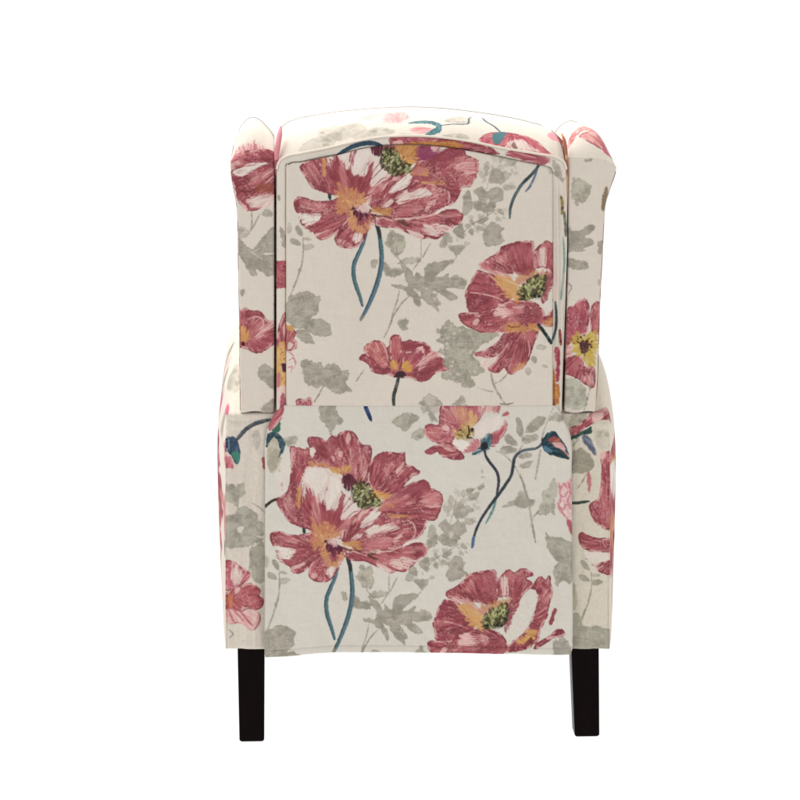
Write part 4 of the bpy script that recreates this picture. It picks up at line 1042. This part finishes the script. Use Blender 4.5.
LAST = {}
def rolled(xl, xr, R, Sil, ybot, d0, droll, dfront, canvas, tile, step, seed, amp=1.2, bow=0.0, fseg=None, toff=(0, 0), roll_len=75.0, yfront=None, edge=3.0, top_tile=False):
    """upholstered slab with a flat rear face, a rolled top and sides running forward.
    xl, xr: edges as functions of y; R: rear upper edge as function of x; Sil: visible height of the roll."""
    TH0 = .6; s0, c0 = math.sin(TH0), math.cos(TH0)
    nx = int((xr(300.0) - xl(300.0)) / step) + 1
    nvr = int((ybot - 150) / step)
    u = np.linspace(0, 1, nx)
    ns = 22
    rows, cols = [], []
    th = np.concatenate([np.zeros(nvr), np.linspace(TH0, math.pi / 2, int(roll_len / step / 1.2)), np.full(34, math.pi / 2)])
    v = np.concatenate([np.linspace(0, 1, nvr), np.ones(len(th) - nvr)])
    fw = np.concatenate([np.zeros(len(th) - 34), np.linspace(0, 1, 35)[1:]])      # forward run along the top
    # x from the rear top edge for rows above it
    xs = np.empty((len(th), nx)); ys = np.empty_like(xs); ds = np.empty_like(xs)
    cx = np.empty_like(xs); cy = np.empty_like(xs)
    for k in range(len(th)):
        a, b = xl(np.array(165.0)), xr(np.array(165.0))
        x = a + (b - a) * u
        for _ in range(3):
            y = ybot + (R(x) - ybot) * v[k] + .9 * np.sin(u * 7 + seed) * (1 - v[k]) ** 12
            x = xl(y) + (xr(y) - xl(y)) * u
        h = np.maximum(R(x) - Sil(x), 1.0)
        yy = R(x)
        sw = (math.sin(max(th[k], TH0)) - s0) / (1 - s0)
        dk = d0 + droll * (c0 - math.cos(max(th[k], TH0))) / c0 + (dfront - d0 - droll) * fw[k]
        kk = (D / S) / (D / S + dk)
        ya = yy - h * (.84 * sw + .16 * fw[k] ** .7)                 # height at which this row is seen
        yk = np.where(v[k] < 1, y, HOR + (ya - HOR) / kk)
        e = np.minimum(u, 1 - u) * (xr(300.0) - xl(300.0))
        er = np.clip(1 - e / edge, 0, 1)
        dk = dk + edge * (1 - np.sqrt(np.maximum(0, 1 - er ** 2))) * (1 - fw[k])
        dk = dk + 2.2 * max(0, 1 - v[k] * (ybot - 160) / 2.5) ** 2 * (v[k] < 1)
        dk = dk - bow * (1 - (2 * u - 1) ** 2) * math.sin(math.pi * min(1, v[k] * .98)) * (v[k] < 1)
        xs[k], ys[k], ds[k] = x, yk, dk
        cx[k] = x; cy[k] = np.where(v[k] < 1, y, yy - roll_len * max(0, th[k] - TH0) / (math.pi / 2 - TH0) - (dfront - d0 - droll) * fw[k])
    ds += cloth(xs, ys + 0 * xs, amp, seed) * (1 - fw)[:, None]
    G = to_local(xs, ys, ds)
    K = canvas.sample(cx, cy)
    far = (fw > (2 if not top_tile else .25))[:, None]
    K = np.where(far[..., None], tile.sample(cx + toff[0], cy + toff[1]), K)
    out = [(G, K)]
    # sides and front
    sub = slice(None, None, 3)
    for s_, e in ((-1, 0), (1, -1)):
        t = np.linspace(0, 1, ns)
        X = np.repeat(xs[sub, e][:, None], ns, 1); Y = np.repeat(ys[sub, e][:, None], ns, 1)
        Dp = ds[sub, e][:, None] + (dfront - ds[sub, e])[:, None] * t
        if s_ > 0:
            X, Y, Dp = X[:, ::-1], Y[:, ::-1], Dp[:, ::-1]
        gx = np.abs(Dp)
        fine_d = np.linspace(0, 1, int(abs(dfront - d0) / 1.6))
        X = np.repeat(xs[sub, e][:, None], len(fine_d), 1); Y = np.repeat(ys[sub, e][:, None], len(fine_d), 1)
        Dp = ds[sub, e][:, None] + (dfront - ds[sub, e])[:, None] * fine_d
        out.append((to_local(X, Y, Dp), tile.sample(X + s_ * Dp + toff[0], cy[sub, e][:, None] + 0 * Dp + toff[1])))
    yt = ys[-1]; t = np.linspace(0, 1, 150)[:, None]
    Y = yt[None, ::2] + (ybot - yt[None, ::2]) * t; U = u[None, ::2] + 0 * Y
    X = np.where(Y < 150, xs[-1][None, ::2], xl(np.maximum(Y, 150)) + (xr(np.maximum(Y, 150)) - xl(np.maximum(Y, 150))) * U)
    out.append((to_local(X, Y, dfront - 6 * np.sin(math.pi * t) + 0 * X), tile.sample(X + toff[0] + 130, Y + toff[1])))
    LAST['row'] = np.stack([xs[-1], ys[-1], 0 * xs[-1] + dfront], 1)
    return out

# ----------------------------------------------------------------------------
# SETTING
# ----------------------------------------------------------------------------
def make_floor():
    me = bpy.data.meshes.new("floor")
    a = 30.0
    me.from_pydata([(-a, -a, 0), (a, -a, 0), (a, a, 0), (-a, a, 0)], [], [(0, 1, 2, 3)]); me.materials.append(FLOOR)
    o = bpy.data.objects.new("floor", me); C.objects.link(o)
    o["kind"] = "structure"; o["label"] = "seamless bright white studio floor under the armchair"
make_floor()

# ----------------------------------------------------------------------------
# THE ARMCHAIR
# ----------------------------------------------------------------------------
chair = bpy.data.objects.new("armchair", None); C.objects.link(chair)
chair.location = (PIVOT, 0, 0); chair.rotation_euler = (0, 0, YAW); chair.empty_display_size = .2
chair["label"] = "floral poppy print wingback armchair on dark wooden legs, seen from behind"
chair["category"] = "armchair"

TILE = cut_tile()
STEP = .55

# --- outlines of the back
WELT = [(276.6, 172), (277.6, 166), (280, 161), (285, 157.5), (300, 153.8), (325, 149), (352, 142.6), (380, 137.6), (400, 136.3), (420, 136.3), (440, 137.6), (466, 141), (506, 149), (540, 154.6), (554, 157), (561, 160), (565, 164), (567, 171)]
CREST = [(276.6, 146), (280, 132), (286, 124), (294, 120.5), (320, 115), (350, 111), (385, 108.3), (417, 107.2), (450, 108.4), (480, 111.4), (520, 117.2), (545, 122.6), (556, 126), (562, 131), (567, 143)]
INNER = [(285.3, 172), (286, 167), (289, 164.4), (302, 161.6), (320, 158), (342, 153.6), (360, 149), (380, 145.6), (400, 144.6), (420, 144.8), (440, 146.4), (466, 150), (506, 158), (535, 164), (547, 166.6), (551.5, 169), (553.6, 174)]
fW = lambda x: interp(WELT, x); fC = lambda x: interp(CREST, x); fI = lambda x: interp(INNER, x)

def crest_map(p):
    x, y = p[:, 0], p[:, 1]
    h = np.maximum(fW(x) - fC(x), 4)
    q = np.clip((fW(x) - y) / h, -.3, 1)
    th = np.arcsin(np.clip(math.sin(.6) + (1 - math.sin(.6)) * q, -1, 1))
    return np.stack([x, fW(x) - 75 * (th - .6) / (math.pi / 2 - .6)], 1)

# back block: crest, sides and front of the back rest
g = rolled(lambda y: 277.2 + 0 * y, lambda y: 566.0 - 4.6 * np.clip((y - 250) / 160, 0, 1), fW, fC, 430.0, 3.0, 60.0, 150.0, cut_crest(crest_map), TILE, .7, 301, amp=1.0, toff=(20, 60), edge=2.0)
back_row = LAST['row']
back = mesh_object("back_rest", g, FABRIC, chair)

# border strip around the rear panel
def border():
    cv = cut_band()
    n = 520
    yl = np.linspace(412, 172, n)
    xt = np.linspace(276.8, 567, 620)
    outer = np.concatenate([np.stack([277.3 + 0 * yl, yl], 1), np.stack([xt, fW(xt)], 1)[1:-1], np.stack([566.2 - 4.6 * np.clip((yl[::-1] - 250) / 160, 0, 1), yl[::-1]], 1)])
    xi = np.linspace(285.4, 553.6, 620)
    inner = np.concatenate([np.stack([285.6 + 0 * yl, yl], 1), np.stack([xi, fI(xi)], 1)[1:-1], np.stack([553.4 + 0 * yl, yl[::-1]], 1)])
    m = 26
    w = np.linspace(-.1, 1.25, m)
    X = outer[:, None, 0] + (inner - outer)[:, None, 0] * w; Y = outer[:, None, 1] + (inner - outer)[:, None, 1] * w
    wd = np.linalg.norm(inner - outer, axis=1)[:, None]
    d = .8 + 0 * X
    d += 2.2 * np.clip(1 - (w * wd) / 2.5, 0, 1.4) ** 2 + 1.4 * np.clip(1 - ((1 - w) * wd) / 2.0, 0, 1.3) ** 2
    d += cloth(X, Y, 1.0, 311, 5, 40)
    right = (X > 553)
    d += np.where(right, 1.1 * np.sin((X - 553.5) * 1.35 + 1.2 * np.sin(Y / 55)) * np.clip((Y - 165) / 30, 0, 1), 0)
    mesh_object("back_border", [(to_local(X, Y, d), cv.sample(X, Y))], FABRIC, chair)
border()

# piping along the rear seam of the crest
x = np.linspace(277.0, 566.6, 420)
mesh_object("piping", [tube(np.stack([x, fW(x) - .3, 1.2 + 0 * x], 1), 1.15, (216, 205, 190))], FABRIC, back)

# rear panel
def rear_panel():
    cv = cut_upper()
    nu, nv = int(268 / STEP), int(256 / STEP)
    u = np.linspace(0, 1, nu); v = np.linspace(0, 1, nv)[:, None]
    x0, x1 = 286.0, 553.2
    X = x0 + (x1 - x0) * u[None] + 0 * v
    top = fI(np.clip(X, 286.2, 553.2)) + .5
    Y = 409 + (top - 409) * v
    e = np.minimum(np.minimum(X - x0, x1 - X), (Y - top))
    d = -1.2 - 3.5 * np.sin(math.pi * u[None]) ** .7 * np.sin(math.pi * np.clip(v, 0, 1)) ** .7 * 1.0
    d = d + 3.2 * np.clip(1 - e / 2.0, 0, 1) ** 2 * np.where(e == Y - top, .45, 1) + cloth(X, Y, 3.2, 321, 36, 80) * np.clip((409 - Y) / 30, .1, 1)
    mesh_object("back_panel", [(to_local(X, Y, d), cv.sample(X, Y))], FABRIC, chair)
rear_panel()

# lower rear panel: a separate piece of cloth over the mechanism
FL = [(405, 284), (407, 281), (411, 276.8), (418, 272.4), (428, 267.8), (440, 265.2), (470, 265), (560, 264.8), (662, 264.4)]
FR = [(405, 556), (408, 558.5), (415, 562.6), (424, 566.6), (432, 569.6), (440, 571.3), (470, 571.8), (560, 572.4), (640, 573), (650, 572.6), (654, 570.5), (656, 567)]
FB = [(264, 657.8), (285, 656.6), (310, 654.2), (340, 653), (360, 652.8), (450, 653.5), (520, 654.5), (562, 655.3), (574, 655)]
def lower_panel():
    cv = cut_lower()
    nu, nv = int(308 / STEP), int(251 / STEP)
    u = np.linspace(0, 1, nu)[None]; v = np.linspace(0, 1, nv)[:, None]
    X = 264 + 310 * u + 0 * v
    for _ in range(4):
        Y = 405 + (interp(FB, X) - 405) * v
        a, b = interp(FL, Y), interp(FR, Y)
        X = a + (b - a) * u
    bot = interp(FB, X)
    e = np.minimum(np.minimum(X - a, b - X), bot - Y)
    d = -4.6 + 2.6 * np.clip(1 - (Y - 405) / 40, 0, 1) ** 1.5 + cloth(X, Y, 5.0, 331, 38, 90) * np.clip((Y - 405) / 30, .15, 1) + 1.2 * np.clip(1 - (Y - 405) / 1.6, 0, 1) ** 2
    d = d + 6.5 * np.clip(1 - e / 2.6, 0, 1) ** 2
    d = d + .9 * np.exp(-((Y - (bot - 8.5)) / .7) ** 2) - .35 * np.exp(-((Y - (bot - 4.5)) / 2.2) ** 2)
    K = cv.sample(X, Y)
    mesh_object("lower_back_panel", [(to_local(X, Y, d), K)], FABRIC, chair)
    st = []
lower_panel()

# --- wings
WL_X = [(150, 230.8), (160, 230.5), (170, 230.6), (180, 231.6), (195, 234.6), (211, 237.2), (230, 237.8), (260, 238.2), (300, 239), (360, 239.6), (414, 240.4)]
WL_R = [(229, 163), (233, 160.5), (250, 159), (276.4, 158)]
WL_S = [(229, 162), (230.8, 156), (232, 149), (234, 139), (237.5, 128.5), (243, 121.5), (251, 117.6), (259, 120.5), (266, 127), (272, 134), (276.4, 141)]
g = rolled(lambda y: interp(WL_X, y), lambda y: 274.2 + 0 * y, lambda x: interp(WL_R, x), lambda x: interp(WL_S, x), 413.5, 5.0, 46.0, 170.0, cut_wing_left(), TILE, STEP, 341, amp=1.6, roll_len=60, toff=(30, 20), edge=2.0)
left_row = LAST['row']
wing = mesh_object("wing", g, FABRIC, chair)
WR_X = [(150, 616.5), (158, 617.5), (166, 617.6), (176, 615.5), (186, 612), (205, 606.3), (225, 604.6), (255, 603.2), (300, 600.8), (339, 599.6), (391, 597.6), (414, 595.6)]
WR_R = [(566, 158), (580, 157.6), (600, 159), (612, 163), (618, 168)]
WR_S = [(566, 144), (568.5, 139), (573, 132), (578, 126.5), (589, 121), (596, 122.8), (602, 127), (608, 136), (612, 145), (616, 157), (618, 167)]
g = rolled(lambda y: 568.8 - np.clip((y - 250) / 160, 0, 1) * 3.8, lambda y: interp(WR_X, y), lambda x: interp(WR_R, x), lambda x: interp(WR_S, x), 413.5, 5.0, 46.0, 170.0, cut_wing_right(), TILE, STEP, 351, amp=1.6, roll_len=60, toff=(140, 90), edge=2.0)
right_row = LAST['row']
wing2 = mesh_object("wing", g, FABRIC, chair)

# unseen block added deep in the wing gaps to keep light from passing
mesh_object("gap_block", rounded_box(262, 582, 176, 440, 55, 140, 3, 3.0, TILE), FABRIC, chair)
# piping on the outer edges of the wings, cords at the top of the gaps
def mottled(n, seed, a, b):
    k = sstep(.4, .62, fbm(np.arange(n) / 14.0, np.zeros(n), seed))[:, None]
    return np.array(a, float) * (1 - k) + np.array(b, float) * k
py = np.linspace(172, 412, 300)
mesh_object("piping", [tube(np.stack([interp(WL_X, py) + .2, py, 7.2 + 0 * py], 1), .75, mottled(300, 401, (196, 186, 170), (150, 126, 112)))], FABRIC, wing)
mesh_object("piping", [tube(np.stack([interp(WR_X, py) - .2, py, 7.2 + 0 * py], 1), .75, mottled(300, 402, (190, 178, 160), (128, 98, 80)))], FABRIC, wing2)
# seam cords at wing fronts; crest cord added, its grey stands for edge shade
for row, own, sd in ((left_row, wing, 404), (right_row, wing2, 405), (back_row, back, 406)):
    row = row[::2]
    mesh_object("piping", [tube(row + np.array([0, -.2, -1.0]), .5, mottled(len(row), sd, (140, 134, 127), (176, 166, 155)))], FABRIC, own)
def spline(pts, n=60):
    p = smooth(np.array(pts, float), False, 14); return p
p = spline([(276.0, 176, 8), (276.2, 170, 5), (276.6, 160, 4), (277.6, 148, 8), (279.6, 137, 16), (281, 129.5, 26)])
mesh_object("gap_cord", [tube(p, np.interp(p[:, 1], [129, 136, 148, 162, 176], [1.0, 2.6, 3.0, 2.0, .6]), np.where(p[:, 1:2] > 160, np.array([[158, 88, 96]]), np.array([[200, 132, 140]])), 16)], FABRIC, back)
p = spline([(567.4, 216, 6), (567.3, 190, 5), (567.2, 166, 4), (566.8, 152, 7), (565.6, 142, 12), (564, 136, 20)])
mesh_object("gap_cord", [tube(p, np.interp(p[:, 1], [135, 142, 160, 190, 216], [.7, 1.7, 1.4, 1.1, .4]), mottled(len(p), 403, (196, 150, 112), (160, 98, 80)), 14)], FABRIC, back)

# --- arms
ARM_A = [(226, 652), (226, 600), (226, 540), (226, 490), (226, 465), (226, 445), (226.2, 436), (227.5, 426), (233, 419), (262, 415.5), (277, 415)]
ARM_B = [(209, 652), (206, 600), (203.5, 540), (202.5, 490), (203.5, 462), (207, 428), (214, 395), (226, 372), (240, 366), (262, 366), (277, 370)]
def arm(mirror, cv, seed, toff, pull):
    mx = (lambda x: 836 - x) if mirror else (lambda x: x)
    # rear face
    x = np.linspace(225.6, 282, int(56 / .6)); y = np.linspace(414.5, 651.5, int(237 / .6))
    X, Y = np.meshgrid(x, y)
    e = np.minimum(np.minimum(X - 225.6, 40), np.minimum(Y - 414.5, 651.5 - Y))
    d = 6.6 + .9 * np.exp(-((Y - 421 - 2 * np.sin(X / 9)) / 2.0) ** 2) - .8 * np.exp(-((Y - 426 - 2 * np.sin(X / 9)) / 3.0) ** 2) + 2.6 * np.clip(1 - e / 3.0, 0, 1) ** 2 + cloth(mx(X), Y, 4.0, seed, 12, 80)
    out = [(to_local(mx(X), Y, d), cv.sample(mx(X), Y))]
    # shell running forward
    A = smooth(np.array(ARM_A, float), False, 12); B = smooth(np.array(ARM_B, float) + np.array([1.0, 0]) * pull * np.clip((240 - np.array(ARM_B)[:, :1]) / 14, 0, 1), False, 12)
    arc = np.concatenate([[0], np.cumsum(np.linalg.norm(np.diff(B, axis=0), axis=1))])
    nd = 190
    t = np.linspace(0, 1, nd) ** 1.15
    dep = 8 + 330 * t
    k = sstep(0, 1, np.clip((dep - 8) / 200, 0, 1) * .5 + .0) * 2
    k = np.clip((dep - 8) / 195, 0, 1); k = k * (2 - k)
    P2 = A[:, None] + (B - A)[:, None] * k[None, :, None]
    Xs, Ys = P2[..., 0], P2[..., 1]
    Dp = np.repeat(dep[None], len(A), 0)
    up = sstep(470, 430, B[:, 1])[:, None] * np.ones_like(Xs)
    cxx = 226 - Dp * .9; 
    K = cv.sample(mx(np.where(up > .5, Xs, np.maximum(226 - Dp * .5, 62))), np.where(up > .5, np.maximum(A[:, 1][:, None] - Dp * .5, 302), A[:, 1][:, None] + 0 * Dp))
    out.append((to_local(mx(Xs), Ys, Dp), K))
    # inner side
    yy = np.linspace(367, 652, 120)[:, None]; dd = np.linspace(30, 338, 150)[None]
    out.append((to_local(mx(278 + 0 * yy * dd), yy + 0 * dd + 40 * np.clip(1 - dd / 200, 0, 1) * (yy < 450), dd + 0 * yy), TILE.sample(dd + 0 * yy, yy + 0 * dd)))
    # front of the arm
    w = np.linspace(0, 1, 40)
    Bf = B; cxm = 278.0
    Xf = Bf[:, 0][:, None] + (cxm - Bf[:, 0])[:, None] * w; Yf = Bf[:, 1][:, None] + 0 * w
    out.append((to_local(mx(Xf), Yf, 338 + 8 * np.sin(math.pi * w)[None] * 1.0 + 0 * Xf), TILE.sample(Xf + 60, Yf)))
    o = mesh_object("arm", out, FABRIC, chair)
    py = np.linspace(440, 650, 160)
    mesh_object("arm_piping", [tube(np.stack([mx(226.0 + 0 * py), py, 7.8 + 0 * py], 1), .8, cv.sample(mx(227.5 + 0 * py), py))], FABRIC, o)
    return o
arm(False, cut_arm_left(), 361, (10, 15), 10.5)
arm(True, cut_arm_right(), 371, (150, 40), -2)

# --- inside of the chair: base, seat cushion and closed foot rest
mesh_object("seat_base", rounded_box(268, 568, 428, 650, 8, 330, 8, 2.2, TILE), FABRIC, chair)
mesh_object("seat_cushion", rounded_box(281, 555, 418, 470, 120, 372, 18, 2.0, TILE, (40, 10)), FABRIC, chair)
mesh_object("foot_rest", rounded_box(281, 555, 474, 640, 332, 368, 12, 2.0, TILE, (90, 70)), FABRIC, chair)

# --- legs: square tapered posts with eased edges
def leg(x0, x1, x0b, x1b, dep, dw, dwb):
    rings = []
    top = 646.0
    zt = to_local(np.array([(x0 + x1) / 2]), np.array([top]), np.array([0.0]))[0, 2]
    def ring(z, a, b, d0, d1, r):
        la = to_local(np.array([a]), np.array([700.0]), np.array([0.0]))[0, 0]; lb = to_local(np.array([b]), np.array([700.0]), np.array([0.0]))[0, 0]
        e0, e1 = d0 * S, d1 * S; r *= S
        pts = []
        for cx_, cy_, a0 in ((la + r, e0 + r, 180), (lb - r, e0 + r, 270), (lb - r, e1 - r, 0), (la + r, e1 - r, 90)):
            for k in range(6):
                th = math.radians(a0 + 90 * k / 5); pts.append((cx_ + r * math.cos(th), cy_ + r * math.sin(th), z))
        return pts
    N = 24
    for k in range(N):
        t = k / (N - 1)
        rings.append(ring(zt * (1 - t) + 2.2 * S * t, x0 + (x0b - x0) * t, x1 + (x1b - x1) * t, dep + (dw - dwb) * .3 * t, dep + dw - (dw - dwb) * .7 * t, 1.7))
    for z, s in ((1.2, .5), (.35, 1.3), (0.0, 2.4)):
        rings.append(ring(z * S, x0b + s, x1b - s, dep + (dw - dwb) * .3 + s, dep + dw - (dw - dwb) * .7 - s, 1.9))
    n = len(rings[0]); V = [p for r in rings for p in r]
    F = [(i * n + j, (i + 1) * n + j, (i + 1) * n + (j + 1) % n, i * n + (j + 1) % n) for i in range(len(rings) - 1) for j in range(n)]
    F.append(tuple(range(n))[::1]); F.append(tuple((len(rings) - 1) * n + j for j in range(n))[::-1])
    me = bpy.data.meshes.new("leg"); me.from_pydata(V, [], F); me.materials.append(WOOD)
    import bmesh
    bm = bmesh.new(); bm.from_mesh(me); bmesh.ops.recalc_face_normals(bm, faces=bm.faces); bm.to_mesh(me); bm.free()
    me.polygons.foreach_set("use_smooth", [len(p.vertices) == 4 for p in me.polygons])
    o = bpy.data.objects.new("leg", me); C.objects.link(o); o.parent = chair
    return o
leg(237.2, 264.6, 239.2, 264.2, 10, 28, 25)
leg(572.2, 600.2, 576.0, 600.9, 10, 28, 25)
leg(262, 290, 265, 288, 300, 28, 24)
leg(546, 574, 548, 571, 300, 28, 24)
